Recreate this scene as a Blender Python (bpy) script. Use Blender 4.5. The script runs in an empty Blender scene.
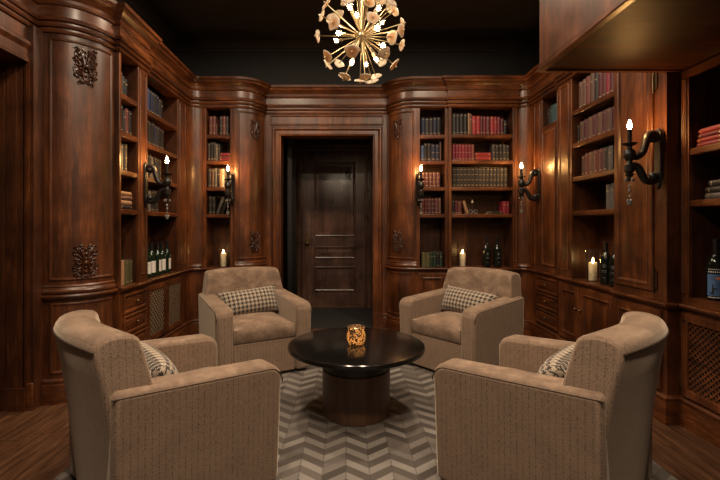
import bpy, bmesh, math, random
from math import sin, cos, pi, radians, sqrt, atan2
from mathutils import Vector, Matrix
random.seed(11)
SC = bpy.context.scene
COL = SC.collection

# ---------------------------------------------------------------- materials
def new_mat(name):
    m = bpy.data.materials.new(name); m.use_nodes = True
    nt = m.node_tree; nt.nodes.clear()
    out = nt.nodes.new('ShaderNodeOutputMaterial')
    return m, nt, out
class NB:
    """small node helper"""
    def __init__(s, nt): s.nt = nt
    def n(s, t, **kw):
        nd = s.nt.nodes.new(t)
        for k, v in kw.items(): setattr(nd, k, v)
        return nd
    def l(s, a, b): s.nt.links.new(a, b)
    def put(s, sock, v):
        if hasattr(v, 'is_linked') or isinstance(v, bpy.types.NodeSocket): s.l(v, sock)
        else: sock.default_value = v
    def math(s, op, a, b=0.0, c=None):
        nd = s.n('ShaderNodeMath', operation=op)
        s.put(nd.inputs[0], a); s.put(nd.inputs[1], b)
        if c is not None: s.put(nd.inputs[2], c)
        return nd.outputs[0]
    def ramp(s, fac, stops, interp='LINEAR'):
        nd = s.n('ShaderNodeValToRGB'); nd.color_ramp.interpolation = interp
        e = nd.color_ramp.elements
        while len(e) < len(stops): e.new(0.5)
        for i, (p, c) in enumerate(stops):
            e[i].position = p; e[i].color = (c[0], c[1], c[2], 1)
        s.l(fac, nd.inputs[0]); return nd.outputs[0]
    def mix(s, fac, a, b, blend='MIX'):
        nd = s.n('ShaderNodeMix', data_type='RGBA', blend_type=blend)
        s.put(nd.inputs[0], fac)
        for i, v in ((6, a), (7, b)):
            if isinstance(v, tuple): nd.inputs[i].default_value = (v[0], v[1], v[2], 1)
            else: s.l(v, nd.inputs[i])
        return nd.outputs[2]
    def noise(s, vec, scale, detail=3, rough=.55, dist=0.0):
        nd = s.n('ShaderNodeTexNoise')
        s.l(vec, nd.inputs['Vector'])
        nd.inputs['Scale'].default_value = scale; nd.inputs['Detail'].default_value = detail
        nd.inputs['Roughness'].default_value = rough; nd.inputs['Distortion'].default_value = dist
        return nd.outputs[0]
    def scaled(s, vec, sc):
        nd = s.n('ShaderNodeMapping'); s.l(vec, nd.inputs[0]); nd.inputs['Scale'].default_value = sc
        return nd.outputs[0]
    def bsdf(s, color, rough=.5, **kw):
        nd = s.n('ShaderNodeBsdfPrincipled')
        if isinstance(color, tuple): nd.inputs['Base Color'].default_value = (*color[:3], 1)
        else: s.l(color, nd.inputs['Base Color'])
        s.put(nd.inputs['Roughness'], rough)
        for k, v in kw.items(): s.put(nd.inputs[k.replace('_', ' ')], v)
        return nd
    def bump(s, h, strength=.2, dist=.002):
        nd = s.n('ShaderNodeBump'); nd.inputs['Strength'].default_value = strength
        nd.inputs['Distance'].default_value = dist; s.l(h, nd.inputs['Height']); return nd.outputs[0]

def wood_mat(name, sc, c0, c1, c2, rough=.40, coat=.12, blotch=.6, spec=.45):
    m, nt, out = new_mat(name); b = NB(nt)
    co = b.n('ShaderNodeTexCoord').outputs['Object']
    g = b.noise(b.scaled(co, sc), 5.0, 6, .62, .8)
    fine = b.noise(b.scaled(co, (sc[0]*3.2, sc[1]*3.2, sc[2]*3.2)), 11.0, 3, .7)
    bl = b.noise(co, 3.1, 3, .6, .4)
    f = b.math('ADD', b.math('MULTIPLY', g, .65), b.math('MULTIPLY', fine, .35))
    col = b.ramp(f, [(.30, c0), (.52, c1), (.74, c2)])
    shade = b.ramp(bl, [(.32, (1-blotch,)*3), (.7, (1.12, 1.08, 1.0))])
    col = b.mix(1.0, col, shade, 'MULTIPLY')
    rg = b.math('MULTIPLY_ADD', bl, .22, rough-.11)
    s = b.bsdf(col, rg, Coat_Weight=coat, Coat_Roughness=.24, Specular_IOR_Level=spec)
    b.l(b.bump(f, .12, .0015), s.inputs['Normal'])
    b.l(s.outputs[0], out.inputs[0]); return m

def plain(name, col, rough=.5, metal=0.0, vary=0.0, **kw):
    m, nt, out = new_mat(name); b = NB(nt)
    c = col
    co = b.n('ShaderNodeTexCoord').outputs['Object']
    nz = b.noise(co, 40.0, 3)
    lo = tuple(x*.8 for x in col); hi = tuple(min(1, x*1.18) for x in col)
    c = b.ramp(nz, [(.3, lo), (.7, hi)])
    if vary:
        r = b.n('ShaderNodeObjectInfo').outputs['Random']
        v = b.ramp(r, [(0, (1-vary,)*3), (1, (1+vary,)*3)])
        c = b.mix(1.0, c, v, 'MULTIPLY')
    s = b.bsdf(c, rough, Metallic=metal, **kw)
    b.l(s.outputs[0], out.inputs[0]); return m

def emit(name, col, strength):
    m, nt, out = new_mat(name); b = NB(nt)
    e = b.n('ShaderNodeEmission'); e.inputs[0].default_value = (*col, 1); e.inputs[1].default_value = strength
    b.l(e.outputs[0], out.inputs[0]); return m

def glass_mat(name, tint=(1, 1, 1), refl=.12):
    m, nt, out = new_mat(name); b = NB(nt)
    t = b.n('ShaderNodeBsdfTransparent'); t.inputs[0].default_value = (*tint, 1)
    g = b.n('ShaderNodeBsdfGlossy'); g.inputs['Roughness'].default_value = .04
    lw = b.n('ShaderNodeLayerWeight'); lw.inputs[0].default_value = .35
    f = b.math('MULTIPLY_ADD', lw.outputs['Facing'], .55, refl*.4)
    mx = b.n('ShaderNodeMixShader'); b.l(f, mx.inputs[0]); b.l(t.outputs[0], mx.inputs[1]); b.l(g.outputs[0], mx.inputs[2])
    b.l(mx.outputs[0], out.inputs[0]); return m

W0, W1, W2 = (.020, .0055, .0020), (.100, .0295, .0082), (.268, .087, .0245)
M = {}
M['wood_v'] = wood_mat('walnut_vertical', (2.4, 2.4, .22), W0, W1, W2)
M['wood_h'] = wood_mat('walnut_moulding', (.5, .5, 3.2), W0, W1, W2, rough=.36, coat=.2)
M['wood_shaded'] = wood_mat('walnut_shaded', (2.4, 2.4, .22), tuple(x*.6 for x in W0), tuple(x*.6 for x in W1), tuple(x*.6 for x in W2), rough=.45, coat=.1)  # walnut with shade put into its colour, for recessed bays and the left jamb
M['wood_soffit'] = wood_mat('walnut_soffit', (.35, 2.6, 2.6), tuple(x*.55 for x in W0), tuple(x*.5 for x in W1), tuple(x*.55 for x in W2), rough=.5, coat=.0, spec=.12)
M['wood_carved'] = wood_mat('walnut_carved', (3, 3, 3), tuple(x*.6 for x in W0), tuple(x*.55 for x in W1), tuple(x*.6 for x in W2), rough=.3)
M['wood_drum'] = wood_mat('table_drum_wood', (3, 3, .3), (.055, .026, .014), (.10, .052, .03), (.15, .082, .05), rough=.45, coat=.1, blotch=.2)
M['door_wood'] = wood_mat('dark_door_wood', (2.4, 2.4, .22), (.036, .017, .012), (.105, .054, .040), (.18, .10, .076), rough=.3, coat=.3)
M['black_gloss'] = plain('black_lacquer', (.005, .0045, .0042), .16)
M['black_matte'] = plain('black_metal', (.008, .0065, .006), .38)
M['dark_cloth'] = plain('black_curtain', (.010, .009, .009), .9)
M['ceiling'] = plain('dark_ceiling_paint', (.012, .009, .0075), .75)
M['upper_wall'] = plain('charcoal_wall_paint', (.0055, .005, .0042), .8)
M['brass'] = plain('brass', (.56, .46, .28), .32, 1.0)
M['old_brass'] = plain('aged_brass', (.17, .115, .06), .38, 1.0)
M['cane'] = plain('woven_cane', (.16, .105, .062), .6)
M['crystal'] = plain('smoky_crystal', (.22, .21, .20), .08, .2)
M['pages'] = plain('book_pages', (.36, .30, .22), .8)
M['gilt'] = plain('gilt_lettering', (.25, .18, .10), .5, .3)
M['wax'] = plain('candle_wax', (.80, .70, .48), .5, Subsurface_Weight=.0)
M['white_label'] = plain('white_paper_label', (.58, .56, .53), .7)
M['bottle_black'] = plain('black_bottle_glass', (.006, .008, .006), .06)
M['bottle_green'] = plain('green_bottle_glass', (.006, .014, .007), .06)
M['capsule'] = plain('black_capsule', (.008, .008, .01), .3)
M['blue_label'] = plain('blue_label', (.055, .12, .27), .6)
M['orange_ink'] = plain('orange_ink', (.55, .20, .08), .6)
M['black_ink'] = plain('black_ink', (.006, .006, .008), .6)
M['white_ink'] = plain('white_ink', (.6, .6, .6), .6)
M['grey_ink'] = plain('grey_ink', (.12, .12, .12), .5)
M['glass'] = glass_mat('clear_glass')
M['bulb_glass'] = glass_mat('bulb_glass', (.93, .9, .85), .3)
M['flame'] = emit('lit_candle_bulb', (1.0, .50, .15), 560)
M['candle_flame'] = emit('candle_flame', (1.0, .60, .20), 150)
M['filament'] = emit('lit_filament', (1.0, .72, .44), 150)
M['votive_flame'] = emit('votive_flame', (1.0, .70, .38), 230)

def ceramic():
    m, nt, out = new_mat('agate_disc'); b = NB(nt)
    co = b.n('ShaderNodeTexCoord').outputs['UV']
    sp = b.n('ShaderNodeSeparateXYZ'); b.l(co, sp.inputs[0])
    r = b.n('ShaderNodeObjectInfo').outputs['Random']
    nz = b.noise(co, 5.0, 3)
    d = b.math('ADD', sp.outputs[0], b.math('MULTIPLY', b.math('SUBTRACT', nz, .5), .35))
    ca = b.ramp(d, [(.05, (.42, .21, .09)), (.45, (.52, .34, .18)), (.75, (.52, .46, .37)), (.95, (.60, .54, .46))])
    cb = b.ramp(d, [(.1, (.48, .43, .35)), (.55, (.62, .57, .50)), (.95, (.46, .41, .34))])
    f = b.math('GREATER_THAN', r, .45)
    c = b.mix(f, ca, cb)
    s = b.bsdf(c, .35)
    t = b.n('ShaderNodeBsdfTranslucent'); b.l(b.mix(1.0, c, (1.0, .82, .6), 'MULTIPLY'), t.inputs[0])
    mx = b.n('ShaderNodeMixShader'); mx.inputs[0].default_value = .38; b.l(s.outputs[0], mx.inputs[1]); b.l(t.outputs[0], mx.inputs[2])
    b.l(mx.outputs[0], out.inputs[0]); return m
M['disc'] = ceramic()

def fabric(name, lines):
    m, nt, out = new_mat(name); b = NB(nt)
    co = b.n('ShaderNodeTexCoord').outputs['UV']
    sp = b.n('ShaderNodeSeparateXYZ'); b.l(co, sp.inputs[0]); u, v = sp.outputs[0], sp.outputs[1]
    mott = b.noise(co, 10.0, 5, .68)
    weave = b.noise(b.scaled(co, (420, 160, 1)), 1.0, 2)
    if lines:
        col = b.ramp(weave, [(.3, (.165, .106, .070)), (.7, (.30, .208, .146))])
        tone = b.ramp(mott, [(.3, (.86,)*3), (.7, (1.1,)*3)])
        col = b.mix(1.0, col, tone, 'MULTIPLY')
        a = b.math('ABSOLUTE', b.math('SUBTRACT', b.math('FRACT', b.math('DIVIDE', u, .0235)), .5))
        dash = b.math('GREATER_THAN', b.noise(b.scaled(co, (42, 190, 1)), 1.0, 3), .51)
        d1 = b.math('MULTIPLY', b.math('LESS_THAN', a, .075), dash)
        zig = b.math('FRACT', b.math('DIVIDE', b.math('ADD', v, b.math('MULTIPLY', a, .047)), .03))
        patch = b.math('GREATER_THAN', b.noise(co, 11.0, 2), .53)
        d2 = b.math('MULTIPLY', b.math('MULTIPLY', b.math('LESS_THAN', zig, .10), patch), .7)
        hz = b.math('MULTIPLY', b.math('GREATER_THAN', b.noise(b.scaled(co, (60, 190, 1)), 1.0, 1), .63), .4)
        dd = b.math('MINIMUM', b.math('ADD', b.math('ADD', d1, d2), hz), 1.0)
        col = b.mix(b.math('MULTIPLY', dd, .68), col, (.022, .014, .011))
    else:
        col = b.ramp(mott, [(.3, (.105, .064, .041)), (.5, (.175, .115, .078)), (.72, (.30, .208, .145))])
    s = b.bsdf(col, .85, Sheen_Weight=.55, Sheen_Roughness=.4)
    s.inputs['Sheen Tint'].default_value = (1, .86, .7, 1)
    b.l(b.bump(weave, .25, .001), s.inputs['Normal'])
    b.l(s.outputs[0], out.inputs[0]); return m
M['fabric'] = fabric('taupe_stitched_chenille', True)
M['velvet'] = fabric('taupe_velvet', False)
M['piping'] = plain('dark_taupe_piping', (.05, .03, .02), .8)

def houndstooth():
    m, nt, out = new_mat('houndstooth'); b = NB(nt)
    co = b.n('ShaderNodeTexCoord').outputs['UV']
    sp = b.n('ShaderNodeSeparateXYZ'); b.l(co, sp.inputs[0])
    P = .033
    i = b.math('FLOOR', b.math('MULTIPLY', sp.outputs[0], 8/P)); j = b.math('FLOOR', b.math('MULTIPLY', sp.outputs[1], 8/P))
    wi = b.math('LESS_THAN', b.math('FLOORED_MODULO', i, 8.0), 4.0)
    wj = b.math('LESS_THAN', b.math('FLOORED_MODULO', j, 8.0), 4.0)
    t = b.math('LESS_THAN', b.math('FLOORED_MODULO', b.math('ADD', i, j), 4.0), 2.0)
    f = b.math('ADD', b.math('MULTIPLY', t, wi), b.math('MULTIPLY', b.math('SUBTRACT', 1.0, t), wj))
    nz = b.noise(co, 300.0, 2)
    col = b.mix(f, (.020, .013, .011), (.35, .29, .225))
    s = b.bsdf(col, .85, Sheen_Weight=.2)
    b.l(b.bump(nz, .2, .001), s.inputs['Normal'])
    b.l(s.outputs[0], out.inputs[0]); return m
M['hound'] = houndstooth()

def rug_mat():
    m, nt, out = new_mat('hide_chevron_rug'); b = NB(nt)
    co = b.n('ShaderNodeTexCoord').outputs['Object']
    sp = b.n('ShaderNodeSeparateXYZ'); b.l(co, sp.inputs[0])
    CW = .108
    x = b.math('DIVIDE', sp.outputs[0], CW); c = b.math('FLOOR', x); fx = b.math('SUBTRACT', x, c)
    par = b.math('FLOORED_MODULO', c, 2.0)
    off = b.math('ABSOLUTE', b.math('SUBTRACT', fx, par))
    w = b.math('DIVIDE', b.math('ADD', sp.outputs[1], b.math('MULTIPLY', off, .082)), .055)
    k = b.math('FLOOR', w); fw = b.math('SUBTRACT', w, k)
    cv = b.n('ShaderNodeCombineXYZ'); b.l(c, cv.inputs[0]); b.l(k, cv.inputs[1])
    wn = b.n('ShaderNodeTexWhiteNoise'); wn.noise_dimensions = '2D'; b.l(cv.outputs[0], wn.inputs['Vector'])
    alt = b.math('FLOORED_MODULO', k, 2.0)
    hair = b.noise(b.scaled(co, (60, 60, 1)), 3.0, 3)
    f = b.math('ADD', b.math('MULTIPLY', alt, .34), b.math('ADD', b.math('MULTIPLY', wn.outputs[0], .42), b.math('MULTIPLY', hair, .2)))
    col = b.ramp(f, [(.12, (.036, .028, .023)), (.42, (.072, .059, .050)), (.60, (.135, .120, .107)), (.9, (.205, .187, .169))])
    seam = b.math('MAXIMUM', b.math('LESS_THAN', b.math('MINIMUM', fx, b.math('SUBTRACT', 1.0, fx)), .03), b.math('LESS_THAN', fw, .05))
    col = b.mix(b.math('MULTIPLY', seam, .5), col, (.03, .024, .02))
    s = b.bsdf(col, .8, Sheen_Weight=.1)
    b.l(b.bump(hair, .3, .002), s.inputs['Normal'])
    b.l(s.outputs[0], out.inputs[0]); return m
M['rug'] = rug_mat()

def floor_mat():
    m, nt, out = new_mat('dark_oak_planks'); b = NB(nt)
    co = b.n('ShaderNodeTexCoord').outputs['Object']
    sp = b.n('ShaderNodeSeparateXYZ'); b.l(co, sp.inputs[0])
    x = b.math('DIVIDE', sp.outputs[0], .125); c = b.math('FLOOR', x); fx = b.math('SUBTRACT', x, c)
    wn = b.n('ShaderNodeTexWhiteNoise'); wn.noise_dimensions = '1D'; b.l(c, wn.inputs['W'])
    yy = b.math('ADD', sp.outputs[1], b.math('MULTIPLY', wn.outputs[0], 7.0))
    bd = b.math('DIVIDE', yy, 1.3); kb = b.math('FLOOR', bd); fb = b.math('SUBTRACT', bd, kb)
    cv = b.n('ShaderNodeCombineXYZ'); b.l(sp.outputs[0], cv.inputs[0]); b.l(yy, cv.inputs[1]); b.l(b.math('ADD', c, kb), cv.inputs[2])
    g = b.noise(b.scaled(cv.outputs[0], (16, 1.3, 3.7)), 3.0, 5, .6, .7)
    cw = b.n('ShaderNodeCombineXYZ'); b.l(c, cw.inputs[0]); b.l(kb, cw.inputs[1])
    w2 = b.n('ShaderNodeTexWhiteNoise'); w2.noise_dimensions = '2D'; b.l(cw.outputs[0], w2.inputs['Vector'])
    col = b.ramp(g, [(.3, (.028, .011, .005)), (.55, (.085, .038, .018)), (.75, (.145, .071, .034))])
    tone = b.ramp(w2.outputs[0], [(0, (.72,)*3), (1, (1.15,)*3)])
    col = b.mix(1.0, col, tone, 'MULTIPLY')
    seam = b.math('MAXIMUM', b.math('LESS_THAN', fx, .025), b.math('LESS_THAN', fb, .003))
    col = b.mix(b.math('MULTIPLY', seam, .75), col, (.01, .005, .003))
    s = b.bsdf(col, .38)
    b.l(b.bump(g, .15, .001), s.inputs['Normal'])
    b.l(s.outputs[0], out.inputs[0]); return m
M['floor'] = floor_mat()

def votive_mat():
    m, nt, out = new_mat('mosaic_gold_glass'); b = NB(nt)
    co = b.n('ShaderNodeTexCoord').outputs['Object']
    v = b.n('ShaderNodeTexVoronoi'); v.feature = 'DISTANCE_TO_EDGE'; v.inputs['Scale'].default_value = 105; b.l(co, v.inputs['Vector'])
    v2 = b.n('ShaderNodeTexVoronoi'); v2.inputs['Scale'].default_value = 105; b.l(co, v2.inputs['Vector'])
    sp = b.n('ShaderNodeSeparateXYZ'); b.l(v2.outputs['Color'], sp.inputs[0])
    edge = b.math('LESS_THAN', v.outputs['Distance'], .10)
    t = b.n('ShaderNodeBsdfTranslucent'); t.inputs[0].default_value = (.9, .66, .42, 1)
    g = b.bsdf((.62, .47, .30), .22, Metallic=.9)
    d = b.bsdf((.02, .012, .008), .4)
    m1 = b.n('ShaderNodeMixShader'); b.l(b.math('GREATER_THAN', sp.outputs[0], .7), m1.inputs[0]); b.l(t.outputs[0], m1.inputs[1]); b.l(g.outputs[0], m1.inputs[2])
    m2 = b.n('ShaderNodeMixShader'); b.l(edge, m2.inputs[0]); b.l(m1.outputs[0], m2.inputs[1]); b.l(d.outputs[0], m2.inputs[2])
    b.l(m2.outputs[0], out.inputs[0]); return m
M['votive'] = votive_mat()

LEATHER = {}
def leather(name, col):
    LEATHER[name] = plain('leather_' + name, col, .5, vary=.3, Specular_IOR_Level=.3)
for nme, col in dict(navy=(.010, .013, .030), blue=(.03, .05, .13), black=(.009, .008, .009), charcoal=(.018, .016, .016),
                     red=(.17, .016, .018), crimson=(.12, .009, .020), maroon=(.06, .011, .014), brown=(.085, .036, .020),
                     tan=(.23, .13, .07), taupe=(.070, .036, .027), grey=(.075, .07, .068), olive=(.075, .068, .032),
                     green=(.018, .032, .022), teal=(.03, .065, .075), cream=(.50, .43, .33), purple=(.055, .018, .024),
                     oxblood=(.105, .032, .027)).items():
    leather(nme, col)

# ---------------------------------------------------------------- mesh helpers
class MB:
    def __init__(s): s.v = []; s.f = []; s.mi = []; s.uv = {}
    def add(s, verts, faces, mi=0):
        o = len(s.v); s.v += [tuple(p) for p in verts]
        for fc in faces: s.f.append(tuple(i+o for i in fc)); s.mi.append(mi)
        return o
    def box(s, x0, x1, y0, y1, z0, z1, mi=0):
        x0, x1 = min(x0, x1), max(x0, x1); y0, y1 = min(y0, y1), max(y0, y1); z0, z1 = min(z0, z1), max(z0, z1)
        s.add([(x0,y0,z0),(x1,y0,z0),(x1,y1,z0),(x0,y1,z0),(x0,y0,z1),(x1,y0,z1),(x1,y1,z1),(x0,y1,z1)],
              [(0,3,2,1),(4,5,6,7),(0,1,5,4),(1,2,6,5),(2,3,7,6),(3,0,4,7)], mi)
    def fbox(s, F, u0, u1, n0, n1, z0, z1, mi=0):
        a = F(u0, n0, z0); b = F(u1, n1, z1); s.box(a[0], b[0], a[1], b[1], a[2], b[2], mi)
    def prism(s, poly, z0, z1, mi=0):
        n = len(poly)
        s.add([(p[0], p[1], z0) for p in poly] + [(p[0], p[1], z1) for p in poly],
              [tuple(range(n))[::-1], tuple(range(n, 2*n))] + [(i, (i+1) % n, n+(i+1) % n, n+i) for i in range(n)], mi)
    def lathe(s, prof, c=(0, 0, 0), n=24, mi=0, cap=True):
        vs = []; fs = []
        for r, z in prof:
            for k in range(n):
                a = 2*pi*k/n; vs.append((c[0]+r*cos(a), c[1]+r*sin(a), c[2]+z))
        for i in range(len(prof)-1):
            for k in range(n):
                fs.append((i*n+k, i*n+(k+1) % n, (i+1)*n+(k+1) % n, (i+1)*n+k))
        if cap:
            fs.append(tuple(range(n))[::-1]); m = (len(prof)-1)*n; fs.append(tuple(range(m, m+n)))
        s.add(vs, fs, mi)
    def sphere(s, c, r, n=10, mi=0, sz=1.0):
        prof = [(max(1e-4, r*sin(pi*i/n)), -r*sz*cos(pi*i/n)) for i in range(n+1)]
        s.lathe(prof, c, max(8, n+2), mi)
    def tube(s, pts, rad, n=8, mi=0, cap=True):
        P = [Vector(p) for p in pts]; m = len(P)
        R = rad if isinstance(rad, (list, tuple)) else [rad]*m
        T = [(P[min(i+1, m-1)]-P[max(i-1, 0)]).normalized() for i in range(m)]
        up = Vector((0, 0, 1)) if abs(T[0].z) < .9 else Vector((1, 0, 0))
        X = T[0].cross(up).normalized(); vs = []; fs = []
        for i in range(m):
            X = (X - T[i]*X.dot(T[i])).normalized(); Y = T[i].cross(X)
            for k in range(n):
                a = 2*pi*k/n; vs.append(P[i] + (X*cos(a)+Y*sin(a))*R[i])
        for i in range(m-1):
            for k in range(n): fs.append((i*n+k, i*n+(k+1) % n, (i+1)*n+(k+1) % n, (i+1)*n+k))
        if cap: fs.append(tuple(range(n))[::-1]); fs.append(tuple(range((m-1)*n, m*n)))
        s.add(vs, fs, mi)
    def sweep(s, path, prof, mi=0, cap=True):
        """profile (out, z) carried along a plan path; out is to the right of travel"""
        P = [Vector(p) for p in path]; m = len(P); rows = []
        D = [(P[i+1]-P[i]).normalized() for i in range(m-1)]
        N = [Vector((d.y, -d.x)) for d in D]
        vs = []; k = len(prof); fs = []
        for i in range(m):
            if i == 0: off = N[0]
            elif i == m-1: off = N[-1]
            else:
                b = N[i-1]+N[i]; q = b.dot(N[i])
                off = b/q if q > .15 else N[i]
            for o, z in prof: vs.append((P[i].x+off.x*o, P[i].y+off.y*o, z))
        for i in range(m-1):
            for j in range(k): fs.append((i*k+j, i*k+(j+1) % k, (i+1)*k+(j+1) % k, (i+1)*k+j))
        if cap: fs.append(tuple(range(k))); fs.append(tuple(range((m-1)*k, m*k))[::-1])
        s.add(vs, fs, mi)
    def rings(s, f, u0, u1, z0, z1, rings, nu=1, mi=0):
        """moulded rectangle on a surface f(u, z, h): nested rings (inset, height), last one capped"""
        per = []
        for ins, h in rings:
            a, b_, c, d = u0+ins, u1-ins, z0+ins, z1-ins; r = []
            for i in range(nu): r.append((a+(b_-a)*i/nu, c, h))
            r.append((b_, c, h))
            for i in range(nu): r.append((b_+(a-b_)*i/nu, d, h))
            r.append((a, d, h)); per.append(r)
        n = len(per[0]); vs = [f(*p) for r in per for p in r]; fs = []
        for i in range(len(per)-1):
            for k in range(n): fs.append((i*n+k, i*n+(k+1) % n, (i+1)*n+(k+1) % n, (i+1)*n+k))
        o = (len(per)-1)*n
        for i in range(nu): fs.append((o+i, o+i+1, o+n-2-i, o+n-1-i))
        s.add(vs, fs, mi)
    def build(s, name, mats, parent=None, origin=None, smooth=None, bevel=0, segs=2, boxuv=False, subsurf=0, loc=None):
        o = Vector(origin) if origin is not None else Vector((0, 0, 0))
        me = bpy.data.meshes.new(name)
        me.from_pydata([tuple(Vector(p)-o) for p in s.v], [], s.f)
        if not isinstance(mats, (list, tuple)): mats = [mats]
        for m in mats: me.materials.append(m)
        me.polygons.foreach_set('material_index', s.mi)
        bm = bmesh.new(); bm.from_mesh(me)
        bmesh.ops.recalc_face_normals(bm, faces=bm.faces); bm.to_mesh(me); bm.free()
        if smooth is not None:
            me.polygons.foreach_set('use_smooth', [True]*len(me.polygons))
            me.set_sharp_from_angle(angle=radians(smooth))
        if boxuv:
            ul = me.uv_layers.new(name='UVMap')
            for p in me.polygons:
                nx, ny, nz = (abs(c) for c in p.normal)
                for li in p.loop_indices:
                    c = me.vertices[me.loops[li].vertex_index].co
                    ul.data[li].uv = (c.y+5, c.z) if nx >= ny and nx > nz*.9 else ((c.x+5, c.z) if ny > nz*.9 else (c.x+5, c.y+5))
        ob = bpy.data.objects.new(name, me); COL.objects.link(ob)
        if parent is not None: ob.parent = parent
        if loc is not None: ob.location = loc
        if bevel:
            md = ob.modifiers.new('bevel', 'BEVEL'); md.width = bevel; md.segments = segs; md.limit_method = 'ANGLE'; md.angle_limit = radians(35)
            me.polygons.foreach_set('use_smooth', [True]*len(me.polygons))
            if smooth is None: me.set_sharp_from_angle(angle=radians(50))
        if subsurf:
            md = ob.modifiers.new('subdivision', 'SUBSURF'); md.levels = subsurf; md.render_levels = subsurf
        return ob

def empty(name, label, cat, loc=(0, 0, 0), rz=0.0, group=None):
    o = bpy.data.objects.new(name, None); COL.objects.link(o); o.empty_display_size = .1
    o.location = loc; o.rotation_euler = (0, 0, rz); o['label'] = label; o['category'] = cat; o['kind'] = 'thing'
    if name == 'armchair': o.scale = (1.03, 1.01, 1.0)
    if group: o['group'] = group
    return o
def tag(o, label, cat, group=None):
    o['label'] = label; o['category'] = cat; o['kind'] = 'thing'
    if group: o['group'] = group
    return o
def struct(o): o['kind'] = 'structure'; return o
def dup(root, loc, rz, label=None, group=None):
    c = root.copy(); COL.objects.link(c); c.location = loc; c.rotation_euler = (root.rotation_euler.x, root.rotation_euler.y, rz)
    if label: c['label'] = label
    if group: c['group'] = group
    for ch in list(root.children):
        d = ch.copy(); COL.objects.link(d); d.parent = c
        for g in list(ch.children):
            e = g.copy(); COL.objects.link(e); e.parent = d
    return c
class Unit:
    """a built-in thing: parts given in room coordinates, parented to an Empty at its base"""
    def __init__(s, name, label, cat, loc, group=None):
        s.o = Vector((*loc, 0)) if len(loc) == 2 else Vector(loc); s.root = empty(name, label, cat, s.o, 0, group)
    def part(s, name, mb, mat, parent=None, **kw):
        return mb.build(name, mat, parent or s.root, origin=s.o, **kw)

# ---------------------------------------------------------------- plan of the room (camera at the origin, looking along +Y)
H = 1.15
FL = lambda u, n, z: (n, u, z)        # left wall: u = y, n = x
FB = lambda u, n, z: (u, -n, z)       # back wall: u = x, n = -y
FR = lambda u, n, z: (-n, u, z)       # right wall: u = y, n = -x
SHELVES = [2.105, 1.83, 1.55, 1.266]
ZC = .70; ZTOP = 2.40; CORN = 2.69; CEIL = 3.2
def arc(cx, cy, r, a0, a1, n=12):
    return [(cx+r*cos(radians(a0+(a1-a0)*i/n)), cy+r*sin(radians(a0+(a1-a0)*i/n))) for i in range(n+1)]
A_L = arc(-1.94, 3.02, .29, -90, 0, 16)                 # big curved end, left
A_BL = arc(-1.17, 4.75, .27, -90, 0, 14)                # left of the door
A_BR = arc(.739, 4.75, .27, 180, 270, 14)               # right of the door
F_L = arc(-1.515, 4.36, .12, 180, 90, 8)                # concave corners
F_R = arc(1.80, 4.36, .12, 90, 0, 8)
S1X, S2X = -1.61, -1.635
P_LEFT1 = [(S1X, 3.02), (S1X, 3.45)]
P_LEFT2 = [(S2X, 3.45)] + F_L
P_BLB = [(-1.515, 4.48), (-1.17, 4.48)]
P_DOOR = [(-.90, 4.75), (.469, 4.75)]
P_BR1 = [(.739, 4.48), (1.075, 4.48)]
P_BR2 = [(1.075, 4.455), (1.80, 4.455), (1.80, 4.48)]
P_RA = [(1.92, 4.36), (1.92, 3.80)]
P_RB = [(1.895, 3.80), (1.895, 2.95)]
P_RC = [(1.86, 2.95), (1.86, 2.465)]
P_RN = [(1.94, 2.465), (1.94, .9)]
WHOLE = [(-1.985, .9), (-1.985, 2.73)] + A_L + P_LEFT1 + P_LEFT2 + P_BLB[1:] + A_BL[1:] + P_DOOR[1:] + A_BR[1:] + P_BR1[1:] + P_BR2[:-1] + F_R + P_RA[1:] + P_RB + P_RC
def clean(p):
    r = [p[0]]
    for q in p[1:]:
        if (Vector(q)-Vector(r[-1])).length > 1e-4: r.append(q)
    return r
WHOLE = clean(WHOLE)

CORNICE = [(0, 2.385), (.012, 2.388), (.017, 2.402), (.006, 2.408), (.006, 2.420), (.020, 2.425), (.025, 2.440), (.012, 2.446), (.012, 2.456),
           (.027, 2.462), (.032, 2.480), (.016, 2.488), (.010, 2.494), (.010, 2.560), (.020, 2.566), (.025, 2.580), (.013, 2.588), (.016, 2.606),
           (.034, 2.628), (.058, 2.642), (.066, 2.662), (.080, 2.668), (.084, 2.690), (-.10, 2.692), (-.10, 2.385)]
mb = MB(); mb.sweep(WHOLE, CORNICE)
struct(mb.build('trim_1', M['wood_h'], smooth=28))

COUNTER = [(-.02, .662), (.006, .664), (.010, .672), (.026, .678), (.030, .690), (.026, .700), (-.06, .702), (-.06, .662)]
PLINTH = [(-.03, 0), (.022, 0), (.022, .115), (.016, .130), (.020, .138), (.020, .150), (.006, .162), (-.03, .164)]
def counter(un, path, deep=None):
    mb = MB(); pr = list(COUNTER)
    if deep: pr[-2] = (-deep, .702); pr[-1] = (-deep, .662)
    mb.sweep(path, pr); un.part('counter', mb, M['wood_h'], smooth=28)
def plinth(un, path):
    mb = MB(); mb.sweep(path, PLINTH); un.part('plinth', mb, M['wood_h'], smooth=28)

RAISED = [(0, 0), (0, .008), (.008, .014), (.016, .012), (.022, .002), (.030, .001), (.060, .010)]
FRAMED = [(0, 0), (.0, .007), (.006, .012), (.014, .010), (.020, .002), (.026, .0015)]

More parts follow.
